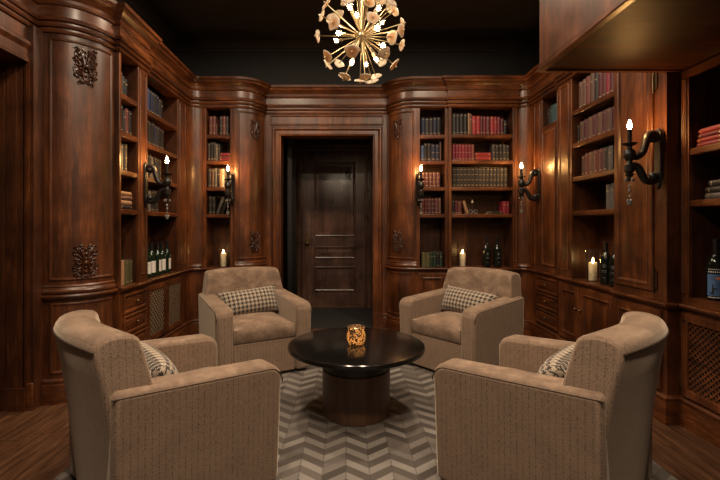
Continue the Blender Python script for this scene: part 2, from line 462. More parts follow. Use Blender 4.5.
def bay(un, F, u0, u1, nf, shelves, z0=.702, z1=2.40, depth=.27, shelf_front=.006):
    lo, hi = min(u0, u1), max(u0, u1)
    mb = MB(); mb.fbox(F, lo-.02, hi+.02, nf-depth-.02, nf-depth, z0-.03, z1+.05); un.part('back_panel', mb, M['wood_shaded'])
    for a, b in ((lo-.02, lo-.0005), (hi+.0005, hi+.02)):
        mb = MB(); mb.fbox(F, a, b, nf-depth, nf-.021, z0-.03, z1+.05); un.part('side_panel', mb, M['wood_shaded'])
    for z in shelves:
        mb = MB(); mb.fbox(F, lo, hi, nf-depth, nf-shelf_front-.004, z-.040, z)
        mb.fbox(F, lo, hi, nf-shelf_front-.004, nf-shelf_front, z-.036, z-.004)
        un.part('shelf', mb, M['wood_h'], bevel=.003, segs=2)
def face(un, F, nf, uprights, z0=.70, z1=2.40):
    for a, b in uprights:
        mb = MB(); mb.fbox(F, a, b, nf-.02, nf, z0, z1)
        w = abs(b-a)
        if w > .045:
            f = lambda u, z, h: F(u, nf+h, z)
            lo, hi = min(a, b), max(a, b)
            mb.rings(f, lo+w*.18, hi-w*.18, z0+.06, z1-.05, [(0, 0), (.0, .004), (.004, .007), (.009, .001)])
        un.part('stile', mb, M['wood_v'], bevel=.002)
def knob(un, F, u, nf, z, parent):
    c = F(u, nf+.014, z); mb = MB(); mb.sphere(c, .0105, 8); mb.tube([F(u, nf, z), F(u, nf+.012, z)], .005, 8)
    un.part('knob', mb, M['old_brass'], parent, smooth=60)
def base_body(un, F, u0, u1, nf, depth=.27):
    mb = MB(); mb.fbox(F, u0, u1, nf-depth, nf-.001, .02, .664); un.part('base_carcass', mb, M['wood_v'])
def drawers(un, F, u0, u1, nf, zs):
    f = lambda u, z, h: F(u, nf+h, z)
    lo, hi = min(u0, u1), max(u0, u1)
    for a, b in zs:
        mb = MB(); mb.rings(f, lo, hi, a, b, [(0, -.004), (0, .012), (.006, .017), (.018, .015), (.026, .004), (.034, .004), (.044, .010)])
        d = un.part('drawer', mb, M['wood_h'], smooth=25); knob(un, F, (lo+hi)/2, nf+.010, (a+b)/2, d)
def cab_door(un, F, u0, u1, nf, a, b, knob_u=None):
    f = lambda u, z, h: F(u, nf+h, z)
    lo, hi = min(u0, u1), max(u0, u1)
    mb = MB(); mb.rings(f, lo, hi, a, b, [(0, -.004), (0, .010), (.004, .014), (.046, .014), (.052, .018), (.060, .015), (.066, .004), (.078, .004), (.11, .011)])
    d = un.part('cabinet_door', mb, M['wood_v'], smooth=25)
    if knob_u is not None: knob(un, F, knob_u, nf+.014, (a+b)/2+.05, d)
    return d
def lattice(mb, f, u0, u1, z0, z1, step, w, t=.003):
    L = u1-u0; Hh = z1-z0
    for sgn, h0 in ((1, 0), (-1, t)):
        k = -Hh
        while k < L+Hh:
            # line: u = k + s (sgn=1) or u = k - s, s = z offset 0..Hh
            s0, s1 = 0.0, Hh
            kk = k if sgn == 1 else k
            if sgn == 1: s0 = max(s0, -kk); s1 = min(s1, L-kk)
            else: s0 = max(s0, kk-L); s1 = min(s1, kk)
            if s1-s0 > .004:
                a = (u0+kk+sgn*s0, z0+s0); b_ = (u0+kk+sgn*s1, z0+s1)
                dx, dz = (b_[0]-a[0]), (b_[1]-a[1]); l = sqrt(dx*dx+dz*dz); ox, oz = -dz/l*w/2, dx/l*w/2
                q = [(a[0]+ox, a[1]+oz), (b_[0]+ox, b_[1]+oz), (b_[0]-ox, b_[1]-oz), (a[0]-ox, a[1]-oz)]
                mb.add([f(x, z, h0) for x, z in q]+[f(x, z, h0+t) for x, z in q],
                       [(3,2,1,0),(4,5,6,7),(0,1,5,4),(1,2,6,5),(2,3,7,6),(3,0,4,7)])
            k += step
def lattice_door(un, F, u0, u1, nf, a, b, step, w, mat):
    f = lambda u, z, h: F(u, nf+h, z); lo, hi = min(u0, u1), max(u0, u1)
    mb = MB(); fr = .045
    for q in ((lo, hi, a, a+fr), (lo, hi, b-fr, b), (lo, lo+fr, a+fr, b-fr), (hi-fr, hi, a+fr, b-fr)):
        mb.fbox(F, q[0], q[1], nf, nf+.018, q[2], q[3])
    d = un.part('lattice_door', mb, M['wood_v'], bevel=.003)
    mb = MB(); lattice(mb, lambda u, z, h: f(u, z, h+.006), lo+fr, hi-fr, a+fr, b-fr, step, w)
    un.part('lattice_panel', mb, mat, d)
    mb = MB(); mb.fbox(F, lo+fr-.003, hi-fr+.003, nf+.0008, nf+.003, a+fr-.003, b-fr+.003); un.part('backing', mb, M['dark_cloth'], d)
    return d

def cyl_map(cx, cy, r, a0, a1):
    """u runs 0..arc length along the arc, h outward"""
    L = abs(radians(a1-a0))*r
    def f(u, z, h):
        a = radians(a0+(a1-a0)*u/L); return (cx+(r+h)*cos(a), cy+(r+h)*sin(a), z)
    return f, L
def ornament(mb, f, uc, zc, w, h):
    def spiral(cu, cz, r0, turns, start, s, rad):
        pts = []; n = 18
        for i in range(n+1):
            t = i/n; a = start+s*turns*2*pi*t; r = r0*(1-.85*t)
            pts.append(f(cu+r*cos(a), cz+r*sin(a), .004+.004*t))
        mb.tube(pts, [rad*(1-.35*i/n) for i in range(n+1)], 6)
    for s in (-1, 1):
        for k, (du, dz, r, tn, st) in enumerate([(.26, .36, .19, 1.2, -90), (.28, .06, .2, 1.3, 90), (.25, -.24, .18, 1.2, -90), (.14, -.44, .11, 1.0, 90), (.36, .48, .1, 1.0, 0), (.42, -.10, .1, 1.0, 180)]):
            a = radians(st) if s > 0 else pi-radians(st)
            spiral(uc+s*du*w, zc+dz*h, r*w, tn, a, s, .0065)
        for k in range(9):
            t = k/8; mb.sphere(f(uc+s*w*(.44-.22*abs(t-.4)), zc+h*(.5-t), .004), .0055, 5)
        mb.tube([f(uc+s*w*.05, zc-h*.5, .004), f(uc+s*w*.16, zc-h*.2, .009), f(uc+s*w*.04, zc+h*.1, .01), f(uc+s*w*.15, zc+h*.35, .009), f(uc+s*w*.3, zc+h*.52, .004)], [.004, .007, .008, .007, .004], 6)
    rnd = random.Random(int(zc*1000)+int(abs(uc)*100))
    for k in range(20):
        du = rnd.uniform(.06, .46); dz = rnd.uniform(-.5, .5)
        if (du/.5)**2+(dz/.58)**2 > 1: continue
        r = rnd.uniform(.07, .13); st = rnd.uniform(0, 2*pi)
        for s in (-1, 1): spiral(uc+s*du*w, zc+dz*h, r*w, 1.1, st if s > 0 else pi-st, s, .0055)
    for k in range(7):
        mb.sphere(f(uc, zc+h*(.42-.14*k), .006), .009 if k != 3 else .016, 6)
def curved_unit(label, cx, cy, r, a0, a1, extra, orn, loc, left):
    un = Unit('curved_cabinet', label, 'cabinet', loc)
    f, L = cyl_map(cx, cy, r, a0, a1); A = arc(cx, cy, r, a0, a1, 20)
    poly = A+extra
    mb = MB(); mb.prism(poly, .70, 2.39)
    mb.rings(f, L*.07, L*.95, .79, 2.355, [(0, 0), (0, .005), (.005, .009), (.012, .008), (.018, .001), (.024, .0008)], 16)
    un.part('curved_shaft', mb, M['wood_v'], smooth=30)
    for zc, w, h in orn:
        mb = MB(); ornament(mb, f, L*.52, zc, w, h); un.part('carved_ornament', mb, M['wood_carved'], smooth=60)
    mb = MB(); mb.sweep(A, [(-.01, .70), (.012, .702), (.020, .712), (.020, .724), (.012, .732), (.008, .745), (.012, .752), (.004, .762), (-.01, .764)])
    un.part('shaft_base', mb, M['wood_h'], smooth=30)
    mb = MB(); mb.prism([p for p in poly], .02, .664)
    mb.rings(f, L*.08, L*.94, .19, .645, [(0, 0), (0, .004), (.005, .008), (.012, .007), (.02, .001), (.05, .001), (.07, .007)], 16)
    un.part('base_panel', mb, M['wood_v'], smooth=30)
    counter(un, A, .04); plinth(un, A)
    return un, f, L

# big curved cabinet end on the left
uL, fL_, LL = curved_unit('large curved walnut cabinet end between the left doorway and the left wall shelves', -1.94, 3.02, .29, -90, 0,
            [(-1.66, 3.02), (-1.94, 3.02)][1:], [(2.20, .145, .225), (.90, .140, .21)], (-1.86, 2.95), True)
uBL, _, _ = curved_unit('curved walnut cabinet end immediately left of the back door', -1.17, 4.75, .27, -90, 0, [(-1.17, 4.75)], [(2.17, .12, .20), (.97, .12, .22)], (-1.08, 4.66), True)
uBR, _, _ = curved_unit('curved walnut cabinet end immediately right of the back door', .739, 4.75, .27, 180, 270, [(.739, 4.75)], [(2.17, .12, .20), (.97, .12, .22)], (.65, 4.66), False)

# left wall bookcase
u = Unit('bookcase', 'long walnut bookcase on the left wall with wine bottles on its counter', 'bookcase', (-1.75, 3.7))
bay(u, FL, 3.045, 3.295, S1X, SHELVES); bay(u, FL, 3.457, 4.136, S2X, SHELVES)
face(u, FL, S1X, [(3.022, 3.045), (3.295, 3.45)]); face(u, FL, S2X, [(3.4505, 3.458), (4.136, 4.36)])
base_body(u, FL, 3.024, 3.45, S1X); base_body(u, FL, 3.45, 4.36, S2X)
drawers(u, FL, 3.06, 3.42, S1X, [(.50, .645), (.345, .49), (.185, .335)])
lattice_door(u, FL, 3.47, 3.835, S2X, .18, .645, .046, .013, M['cane']); lattice_door(u, FL, 3.84, 4.20, S2X, .18, .645, .046, .013, M['cane'])
mb = MB(); mb.prism(F_L+[(-1.515, 4.60), (-1.635, 4.60)], .02, 2.39); u.part('curved_corner_panel', mb, M['wood_v'], smooth=30)
counter(u, P_LEFT1+P_LEFT2[:1]+F_L, .27); plinth(u, P_LEFT1+P_LEFT2[:1]+F_L)
mb = MB(); mb.sweep(F_L, [(-.01, .702), (.010, .704), (.016, .716), (.008, .730), (.006, .745), (-.01, .747)]); u.part('corner_base_moulding', mb, M['wood_h'], smooth=30)

# narrow bookcase left of the door
u = Unit('bookcase', 'narrow walnut bookcase with one lit candle at its foot, left of the back door', 'bookcase', (-1.34, 4.6))
bay(u, FB, -1.476, -1.223, -4.48, SHELVES); face(u, FB, -4.48, [(-1.5145, -1.476), (-1.223, -1.171)])
base_body(u, FB, -1.5145, -1.171, -4.48); cab_door(u, FB, -1.50, -1.19, -4.48, .18, .645, -1.23)
counter(u, P_BLB, .27); plinth(u, P_BLB)

# wide bookcase right of the door
u = Unit('bookcase', 'walnut bookcase of a narrow and a wide bay, right of the back door', 'bookcase', (1.27, 4.6))
bay(u, FB, .780, 1.044, -4.48, SHELVES); bay(u, FB, 1.107, 1.750, -4.455, SHELVES)
face(u, FB, -4.48, [(.7395, .780), (1.044, 1.0745)]); face(u, FB, -4.455, [(1.0755, 1.107), (1.750, 1.80)])
base_body(u, FB, .74, 1.075, -4.48); base_body(u, FB, 1.075, 1.80, -4.455)
cab_door(u, FB, .76, 1.06, -4.48, .18, .645, 1.02); cab_door(u, FB, 1.095, 1.435, -4.455, .18, .645, 1.40); cab_door(u, FB, 1.44, 1.78, -4.455, .18, .645, 1.475)
mb = MB(); mb.prism(F_R+[(1.92, 4.60), (1.80, 4.60)], .02, 2.39); u.part('curved_corner_panel', mb, M['wood_v'], smooth=30)
counter(u, clean(P_BR1+P_BR2+F_R), .26); plinth(u, clean(P_BR1+P_BR2+F_R))
mb = MB(); mb.sweep(F_R, [(-.01, .702), (.010, .704), (.016, .716), (.008, .730), (.006, .745), (-.01, .747)]); u.part('corner_base_moulding', mb, M['wood_h'], smooth=30)

# right wall: tall cabinet with a niche on top
u = Unit('tall_cabinet', 'tall walnut cabinet with a small book niche above its panelled door, far right corner', 'cabinet', (2.05, 4.08))
bay(u, FR, 3.875, 4.165, -1.92, [], 2.105, 2.40)
mb = MB(); mb.fbox(FR, 3.875, 4.165, -2.19, -1.926, 2.07, 2.105); u.part('niche_floor', mb, M['wood_h'])
face(u, FR, -1.92, [(3.80, 3.875), (4.165, 4.359)])
f = lambda uu, z, h: FR(uu, -1.92+h, z)
mb = MB(); mb.fbox(FR, 3.8755, 4.1645, -1.95, -1.921, .702, 2.069); mb.rings(f, 3.885, 4.155, .76, 2.055, [(0, -.001), (0, .008), (.006, .012), (.014, .010), (.02, .002), (.03, .001), (.06, .008)])
u.part('cabinet_door', mb, M['wood_v'], smooth=25)
base_body(u, FR, 3.80, 4.36, -1.92); drawers(u, FR, 3.84, 4.27, -1.92, [(.50, .645), (.345, .49), (.185, .335)])
counter(u, P_RA, .27); plinth(u, P_RA)

# right wall bookcase
u = Unit('bookcase', 'walnut bookcase on the right wall with candle and dark bottles on its counter', 'bookcase', (2.03, 3.41))
bay(u, FR, 2.972, 3.573, -1.895, SHELVES); face(u, FR, -1.895, [(3.573, 3.80)])
base_body(u, FR, 2.95, 3.80, -1.895)
cab_door(u, FR, 3.44, 3.76, -1.895, .18, .645, 3.47); cab_door(u, FR, 2.98, 3.43, -1.895, .18, .645, 3.40)
counter(u, P_RB, .27); plinth(u, P_RB)

# right wall tall door cabinet carrying the near sconce
u = Unit('tall_cabinet', 'tall walnut cabinet with one long door behind the nearest right sconce', 'cabinet', (2.0, 2.75))
mb = MB(); mb.box(1.861, 2.16, 2.466, 2.9495, .703, 2.384); u.part('carcass', mb, M['wood_v'])
f = lambda uu, z, h: FR(uu, -1.86+h, z)
mb = MB(); mb.rings(f, 2.565, 2.925, .75, 2.33, [(0, -.001), (0, .010), (.004, .014), (.030, .014), (.036, .018), (.046, .014), (.052, .003), (.066, .003), (.10, .012)])
dr = u.part('cabinet_door', mb, M['wood_v'], smooth=25)
for z in (.82, 2.02):
    mb = MB(); mb.fbox(FR, 2.535, 2.560, -1.86, -1.854, z-.055, z+.055); mb.tube([FR(2.56, -1.851, z-.075), FR(2.56, -1.851, z+.075)], .006, 8)
    u.part('hinge', mb, M['old_brass'], dr)
base_body(u, FR, 2.466, 2.9495, -1.861)
cab_door(u, FR, 2.50, 2.93, -1.86, .18, .645)
pc = P_RC+[(1.94, 2.465)]
counter(u, pc, .06); plinth(u, pc)

# near right bookcase under the lowered soffit
u = Unit('bookcase', 'dark near bookcase at the right edge with lattice door under the soffit', 'bookcase', (2.08, 1.7))
bay(u, FR, 1.25, 2.405, -1.94, [1.583, 1.29], .742, 2.0, .30)
face(u, FR, -1.94, [(2.405, 2.464), (1.18, 1.25)], .70, 2.036)
mb = MB(); mb.fbox(FR, 1.25, 2.405, -1.96, -1.94, .702, .742); mb.fbox(FR, 1.25, 2.405, -2.24, -1.96, .702, .7415); u.part('bottom_rail', mb, M['wood_h'])
mb = MB(); mb.fbox(FR, 1.25, 2.405, -1.96, -1.94, 1.99, 2.036); u.part('top_rail', mb, M['wood_h'])
base_body(u, FR, 1.18, 2.464, -1.9405, .30)
d = lattice_door(u, FR, 1.85, 2.44, -1.94, .175, .645, .034, .0075, M['wood_h'])
d2 = lattice_door(u, FR, 1.25, 1.845, -1.94, .175, .645, .034, .0075, M['wood_h'])
for z in (.27, .56):
    mb = MB(); mb.tube([FR(2.447, -1.928, z-.05), FR(2.447, -1.928, z+.05)], .006, 8); mb.fbox(FR, 2.443, 2.462, -1.94, -1.934, z-.04, z+.04); u.part('hinge', mb, M['old_brass'], d)
counter(u, [(1.94, 2.464), (1.94, 1.18)], .28); plinth(u, [(1.94, 2.464), (1.94, 1.18)])

# ---------------------------------------------------------------- shell
mb = MB(); mb.box(-2.9, 2.6, .2, 6.1, -.06, 0); struct(mb.build('floor', M['floor']))
mb = MB(); mb.box(-2.9, 2.6, .2, 5.1, CEIL, CEIL+.06); struct(mb.build('ceiling', M['ceiling']))
mb = MB(); mb.box(-2.3, -1.92, 3.05, 5.1, 0, CEIL); mb.box(-2.45, -2.02, 2.78, 3.05, 0, CEIL); mb.box(-2.45, -2.06, .2, 2.78, 2.45, CEIL)
struct(mb.build('wall_left', M['upper_wall']))
mb = MB(); mb.box(2.26, 2.5, .2, 5.1, 0, CEIL); struct(mb.build('wall_right', M['upper_wall']))
mb = MB()
mb.box(-2.3, -.90, 4.79, 5.0, 0, CEIL); mb.box(.469, 2.5, 4.79, 5.0, 0, CEIL); mb.box(-.90, .469, 4.79, 5.0, 2.40, CEIL)
struct(mb.build('wall_back', M['upper_wall']))
mb = MB(); mb.sweep([(-1.92, 1.0), (-1.92, 4.79), (2.26, 4.79), (2.26, 1.0)], [(0, 3.10), (.012, 3.105), (.018, 3.125), (.012, 3.135), (.03, 3.165), (.06, 3.185), (.07, 3.199), (0, 3.199)])
struct(mb.build('trim_2', M['ceiling'], smooth=30))

# door wall: panelling, casing, passage and door
DL, DR_, DT = -.726, .302, 2.145
mb = MB()
mb.box(-.899, DL, 4.75, 4.92, 0, 2.39); mb.box(DR_, .468, 4.75, 4.92, 0, 2.39); mb.box(DL, DR_, 4.75, 4.92, DT, 2.39)
f = lambda uu, z, h: FB(uu, -4.75+h, z)
mb.rings(f, -.85, .42, 2.262, 2.375, [(0, 0), (0, .005), (.006, .009), (.014, .006), (.02, .001)])
struct(mb.build('wall_door_surround', M['wood_v']))
casing = [(.0, .0), (.0, .018), (.012, .022), (.020, .016), (.055, .014), (.065, .022), (.074, .030), (.088, .030), (.094, .018), (.10, .010), (.105, .0)]
def casing_mesh(F, u0, u1, ztop, nf, mat, name):
    mb = MB(); n = len(casing); vs = []; fs = []
    for (uu, zz, su, sz) in ((u0, 0, -1, 0), (u0, ztop, -1, 1), (u1, ztop, 1, 1), (u1, 0, 1, 0)):
        for o, h in casing: vs.append(F(uu+su*o, nf+h, zz+sz*o))
    for i in range(3):
        for j in range(n-1): fs.append((i*n+j, i*n+j+1, (i+1)*n+j+1, (i+1)*n+j))
    fs += [tuple(range(n)), tuple(range(3*n, 4*n))]
    mb.add(vs, fs); return struct(mb.build(name, mat, smooth=25))
casing_mesh(FB, DL, DR_, DT, -4.75, M['wood_v'], 'trim_3')
mb = MB(); mb.sweep([(-.90, 4.75), (DL-.105, 4.75)], PLINTH); mb.sweep([(DR_+.105, 4.75), (.469, 4.75)], PLINTH)
mb.box(DL-.11, DL-.001, 4.715, 4.75, 0, .17); mb.box(DR_+.001, DR_+.11, 4.715, 4.75, 0, .17)
struct(mb.build('baseboard_back', M['wood_h'], smooth=28))
mb = MB(); mb.box(-.725, .301, 4.72, 4.92, 0, .003); mb.box(-.76, .335, 4.92, 5.86, 0, .003); struct(mb.build('floor_passage', M['dark_cloth']))
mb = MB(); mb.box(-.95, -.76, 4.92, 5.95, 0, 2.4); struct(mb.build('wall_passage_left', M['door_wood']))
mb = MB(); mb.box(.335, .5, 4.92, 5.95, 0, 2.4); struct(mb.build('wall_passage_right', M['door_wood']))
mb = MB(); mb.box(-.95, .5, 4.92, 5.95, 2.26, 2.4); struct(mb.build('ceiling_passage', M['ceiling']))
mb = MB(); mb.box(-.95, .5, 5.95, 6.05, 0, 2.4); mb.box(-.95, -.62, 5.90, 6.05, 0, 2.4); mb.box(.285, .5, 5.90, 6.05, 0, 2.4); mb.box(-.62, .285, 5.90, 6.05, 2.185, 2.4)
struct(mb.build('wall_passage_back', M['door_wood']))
F = FB
mb = MB(); casing_mesh(FB, -.615, .28, 2.18, -5.90, M['door_wood'], 'trim_4')
fd = lambda uu, z, h: FB(uu, -5.90+h, z)
mb = MB(); mb.box(-.605, .270, 5.905, 5.945, .012, 2.165)
PAN = [(0, -.004), (0, .010), (.010, .016), (.022, .012), (.032, -.001), (.045, -.001), (.075, .008)]
for q in ((-.44, .13, .99, 2.02), (-.44, .13, .685, .855), (-.44, .13, .235, .575)): mb.rings(fd, *q, PAN)
d = struct(mb.build('door_1', M['door_wood'], smooth=25))
mb = MB(); mb.sphere((-.535, 5.855, .90), .026, 10); mb.tube([(-.535, 5.905, .90), (-.535, 5.86, .90)], .010, 8); mb.box(-.56, -.51, 5.899, 5.905, .82, .98)
k = mb.build('door_knob', M['old_brass'], d, smooth=60)
mb = MB(); mb.box(-.615, .28, 5.86, 5.93, 0, .012); struct(mb.build('trim_5', M['old_brass']))

# curtain in the passage
mb = MB(); n = 60; vs = []; fs = []
for i in range(n+1):
    t = i/n; yy = 5.02+.62*t; xx = -.69+.032*sin(t*2*pi*6)+.02*sin(t*2*pi*2.3)
    for z in (.015, 1.1, 2.2): vs.append((xx+(.015*sin(t*31) if z < .1 else 0), yy, z))
for i in range(n):
    for j in range(2): fs.append((i*3+j, (i+1)*3+j, (i+1)*3+j+1, i*3+j+1))
mb.add(vs, fs)
o = mb.build('curtain', M['dark_cloth'], smooth=60, origin=(-.69, 5.3, 0), loc=(-.69, 5.3, 0)); md = o.modifiers.new('solid', 'SOLIDIFY'); md.thickness = .006
tag(o, 'black floor-length curtain gathered along the left side of the door passage', 'curtain')
mb = MB(); mb.tube([(-.69, 4.93, 2.215), (-.69, 5.89, 2.215)], .012, 10); tag(mb.build('curtain_rod', M['black_matte'], origin=(-.69, 5.4, 2.215), loc=(-.69, 5.4, 2.215)), 'thin black rod holding the curtain in the door passage', 'rod')

# doorway at far left
JX = -1.985
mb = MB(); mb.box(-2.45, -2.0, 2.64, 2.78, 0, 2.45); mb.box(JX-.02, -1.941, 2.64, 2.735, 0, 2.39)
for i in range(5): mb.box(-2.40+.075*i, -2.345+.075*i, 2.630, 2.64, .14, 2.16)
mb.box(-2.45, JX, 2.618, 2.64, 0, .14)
struct(mb.build('wall_left_jamb', M['wood_shaded']))  # darker wood colour stands in for shade on this camera-facing jamb
mb = MB(); mb.box(-2.45, JX, .9, 2.64, 2.16, 2.45); struct(mb.build('wall_left_header', M['wood_v']))
cz = MB()
vs = []; fs = []; n = len(casing)
for (uu, zz, su, sz) in ((2.635, 0, 1, 0), (2.635, 2.16, 1, 1), (.9, 2.16, 0, 1)):
    for o_, h in casing: vs.append((JX+h, uu+su*o_*.9, zz+sz*o_*1.4))
for i in range(2):
    for j in range(n-1): fs.append((i*n+j, i*n+j+1, (i+1)*n+j+1, (i+1)*n+j))
cz.add(vs, fs); struct(cz.build('trim_6', M['wood_v'], smooth=25))
mb = MB(); mb.box(JX, JX+.042, 2.632, 2.735, 0, .17); struct(mb.build('baseboard_left', M['wood_h'], bevel=.006))
mb = MB(); mb.box(-2.9, -2.5, .2, 2.78, 0, 2.5); struct(mb.build('wall_left_room_beyond', M['wood_shaded']))

# lowered soffit, upper right
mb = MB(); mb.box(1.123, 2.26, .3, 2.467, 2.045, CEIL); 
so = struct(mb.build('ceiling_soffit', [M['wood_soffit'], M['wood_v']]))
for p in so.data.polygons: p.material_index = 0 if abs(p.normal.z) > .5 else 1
mb = MB(); mb.sweep([(2.26, 2.467), (1.123, 2.467), (1.123, .3)], [(-.02, 2.037), (.010, 2.037), (.014, 2.043), (.014, 2.056), (.006, 2.062), (.006, 2.074), (0, 2.078), (-.02, 2.078)])
struct(mb.build('trim_7', M['wood_h'], smooth=28))

# ---------------------------------------------------------------- rug
mb = MB(); mb.box(-1.31, 1.486, .85, 4.12, 0.0005, .012)
tag(mb.build('rug', M['rug'], origin=(0, 2.4, 0), loc=(0, 2.4, 0), bevel=.004), 'grey and cream chevron hide rug under the seating group', 'rug')
RZ = .012

# ---------------------------------------------------------------- armchairs
def rounded_side(y0, y1, z0, z1, r):
    pts = [(y0, z0), (y1, z0)]
    for i in range(9):
        a = pi/2*i/8; pts.append((y1-r+r*cos(a), z1-r+r*sin(a)))
    pts.append((y0, z1)); return pts
def split_velvet(ob, zmin=.55):
    ob.data.materials.append(M['velvet'])
    for p in ob.data.polygons:
        if p.normal.z > zmin: p.material_index = 1
def make_chair(label, loc, rz):
    root = empty('armchair', label, 'armchair', loc, rz, 'four taupe armchairs around the table')
    mb = MB(); mb.lathe([(.24, 0), (.24, .018)], n=32); mb.build('swivel_base', M['black_matte'], root)
    mb = MB(); mb.box(-.235, .235, -.22, .345, .016, .275); mb.build('seat_frame', M['fabric'], root, boxuv=True, bevel=.012)
    # back: bent slab with reclined front
    prof = []
    def pr(y, z): prof.append((y, z))
    pr(-.305, .016); pr(-.318, .15); pr(-.348, .42); pr(-.378, .62); pr(-.397, .715)
    for i in range(1, 8):
        a = pi*.96 - (pi*.9)*i/8; pr(-.318+.080*cos(a), .725+.035*sin(a))
    pr(-.236, .70); pr(-.205, .56); pr(-.178, .40); pr(-.17, .30); pr(-.18, .016)
    NS = 20; vs = []; fs = []; k = len(prof); W2_ = .352
    for i in range(NS+1):
        s = -1+2*i/NS
        for y, z in prof:
            w = W2_*(1-.155*max(0, (z-.40)/.35))
            dome = .012*(1-abs(s)**3)*max(0, (z-.55)/.2)
            vs.append((s*w, y+.056*s*s*(1 if z > .3 else .75), z+dome-.006))
    for i in range(NS):
        for j in range(k): fs.append((i*k+j, i*k+(j+1) % k, (i+1)*k+(j+1) % k, (i+1)*k+j))
    fs += [tuple(range(k)), tuple(range(NS*k, (NS+1)*k))]
    mb = MB(); mb.add(vs, fs); b = mb.build('backrest', M['fabric'], root, boxuv=True, bevel=.014, segs=3); split_velvet(b, .35)
    for p in b.data.polygons:     # inner face of the back is smooth velvet too
        if p.normal.y > .6: p.material_index = 1
    # piping round the back's rear top edge
    idx = 5
    mb = MB(); mb.tube([vs[i*k+4] for i in range(NS+1)], .0035, 6); mb.build('piping', M['piping'], b)
    for s in (-1, 1):
        side = rounded_side(-.298, .37, .016, .54, .062); n = len(side)
        x0, x1 = s*.235, s*.36; mb = MB()
        def px(x, z): return x + s*.0*z
        # arms lean out very slightly toward the top
        mb.add([(x0, y, z+(.036*(.31-y)/.6 if z > .4 else 0)) for y, z in side]+[(x1-(s*.012 if z < .2 else 0), y-(.012 if (z < .2 and y > 0) else 0), z+(.036*(.31-y)/.6-.004 if z > .4 else 0)) for y, z in side],
               [tuple(range(n)), tuple(range(n, 2*n))[::-1]]+[(i, (i+1) % n, n+(i+1) % n, n+i) for i in range(n)])
        a = mb.build('arm', M['fabric'], root, boxuv=True, bevel=.024, segs=3); split_velvet(a, .3)
        top = [(s*.356, y, z-.021+.036*(.31-y)/.6) for y, z in side[2:]]
        mb = MB(); mb.tube(top, .0032, 6); mb.build('piping', M['piping'], a)
    # seat cushion with crowned top and waterfall front
    nx, ny = 14, 14; vs = []; fs = []
    def top(i, j):
        s = -1+2*i/nx; t = j/ny
        x = s*.228; y = -.168+.520*t
        edge = (1-abs(s)**6)*(1-abs(2*t-1)**8)
        return (x, y, .375+.045*edge*(1-.25*s*s))
    for i in range(nx+1):
        for j in range(ny+1): vs.append(top(i, j))
    for i in range(nx):
        for j in range(ny): a = i*(ny+1)+j; fs.append((a, a+ny+1, a+ny+2, a+1))
    m0 = len(vs)
    ring = [i*(ny+1) for i in range(nx+1)]+[nx*(ny+1)+j for j in range(1, ny+1)]+[i*(ny+1)+ny for i in range(nx-1, -1, -1)]+[j for j in range(ny-1, 0, -1)]
    for lv, (z, gr) in enumerate(((.345, .006), (.30, .006), (.277, -.004))):
        for r in ring:
            x, y, _ = vs[r]; vs.append((x*(1+ (gr*0)), y+(gr if y > .3 else 0), z))
    R = len(ring)
    for q in range(R): fs.append((ring[q], ring[(q+1) % R], m0+(q+1) % R, m0+q))
    for lv in range(2):
        for q in range(R): a = m0+lv*R; fs.append((a+q, a+(q+1) % R, a+R+(q+1) % R, a+R+q))
    fs.append(tuple(m0+2*R+q for q in range(R)))
    mb = MB(); mb.add(vs, fs); mb.build('seat_cushion', M['velvet'], root, boxuv=True, smooth=60)
    return root
def make_pillow():
    w, h, t = .485, .232, .085; nx, ny = 26, 16; mb = MB(); vs = []; fs = []; uvs = []
    for side in (1, -1):
        for i in range(nx+1):
            for j in range(ny+1):
                a = -1+2*i/nx; b = -1+2*j/ny
                bul = (max(0, 1-abs(a)**3.2)*max(0, 1-abs(b)**2.6))**.55
                pin = 1-.05*(1-b*b)*abs(a)**4
                pz = 1-.07*(1-a*a)*abs(b)**4
                vs.append((a*w/2*pin, side*t*bul, b*h/2*pz)); uvs.append((a*w/2+1, b*h/2+1))
    st = (nx+1)*(ny+1)
    for s in (0, 1):
        for i in range(nx):
            for j in range(ny): a = s*st+i*(ny+1)+j; fs.append((a, a+ny+1, a+ny+2, a+1))
    mb.add(vs, fs); o = mb.build('lumbar_pillow', M['hound'], smooth=70)
    ul = o.data.uv_layers.new(name='UVMap')
    for p in o.data.polygons:
        for li in p.loop_indices: ul.data[li].uv = uvs[o.data.loops[li].vertex_index]
    bm = bmesh.new(); bm.from_mesh(o.data); bmesh.ops.remove_doubles(bm, verts=bm.verts, dist=1e-5); bm.to_mesh(o.data); bm.free()
    return o
chairs = [('taupe armchair at the left foreground, its back nearest the left doorway', (-.802, 1.880), (.735, .678)),
          ('taupe armchair at the right foreground, its back toward the lattice bookcase', (.906, 1.868), (-.69, .72)),
          ('taupe armchair at the far left, in front of the narrow candlelit bookcase', (-.772, 3.48), (.49, -.87)),
          ('taupe armchair at the far right, in front of the wide back bookcase', (.955, 3.47), (-.78, -.63))]
pl = ['houndstooth lumbar pillow on the left foreground armchair', 'houndstooth lumbar pillow on the right foreground armchair',
      'houndstooth lumbar pillow on the far left armchair', 'houndstooth lumbar pillow on the far right armchair']
first = None; pil = None
for i, (lab, (x, y), f_) in enumerate(chairs):
    rz = atan2(f_[1], f_[0])-pi/2
    if first is None: first = make_chair(lab, (x, y, RZ), rz)
    else: dup(first, (x, y, RZ), rz, lab)
    if pil is None: pil = make_pillow(); o = pil
    else: o = pil.copy(); COL.objects.link(o)
    lift = -.030; fv = Vector(f_).normalized()
    o.location = (x+fv.x*(-.064), y+fv.y*(-.064), RZ+.497)
    o.rotation_euler = (radians(24), radians((3, -2, 4, -3)[i]), rz)
    tag(o, pl[i], 'pillow', 'houndstooth pillows on the armchairs')

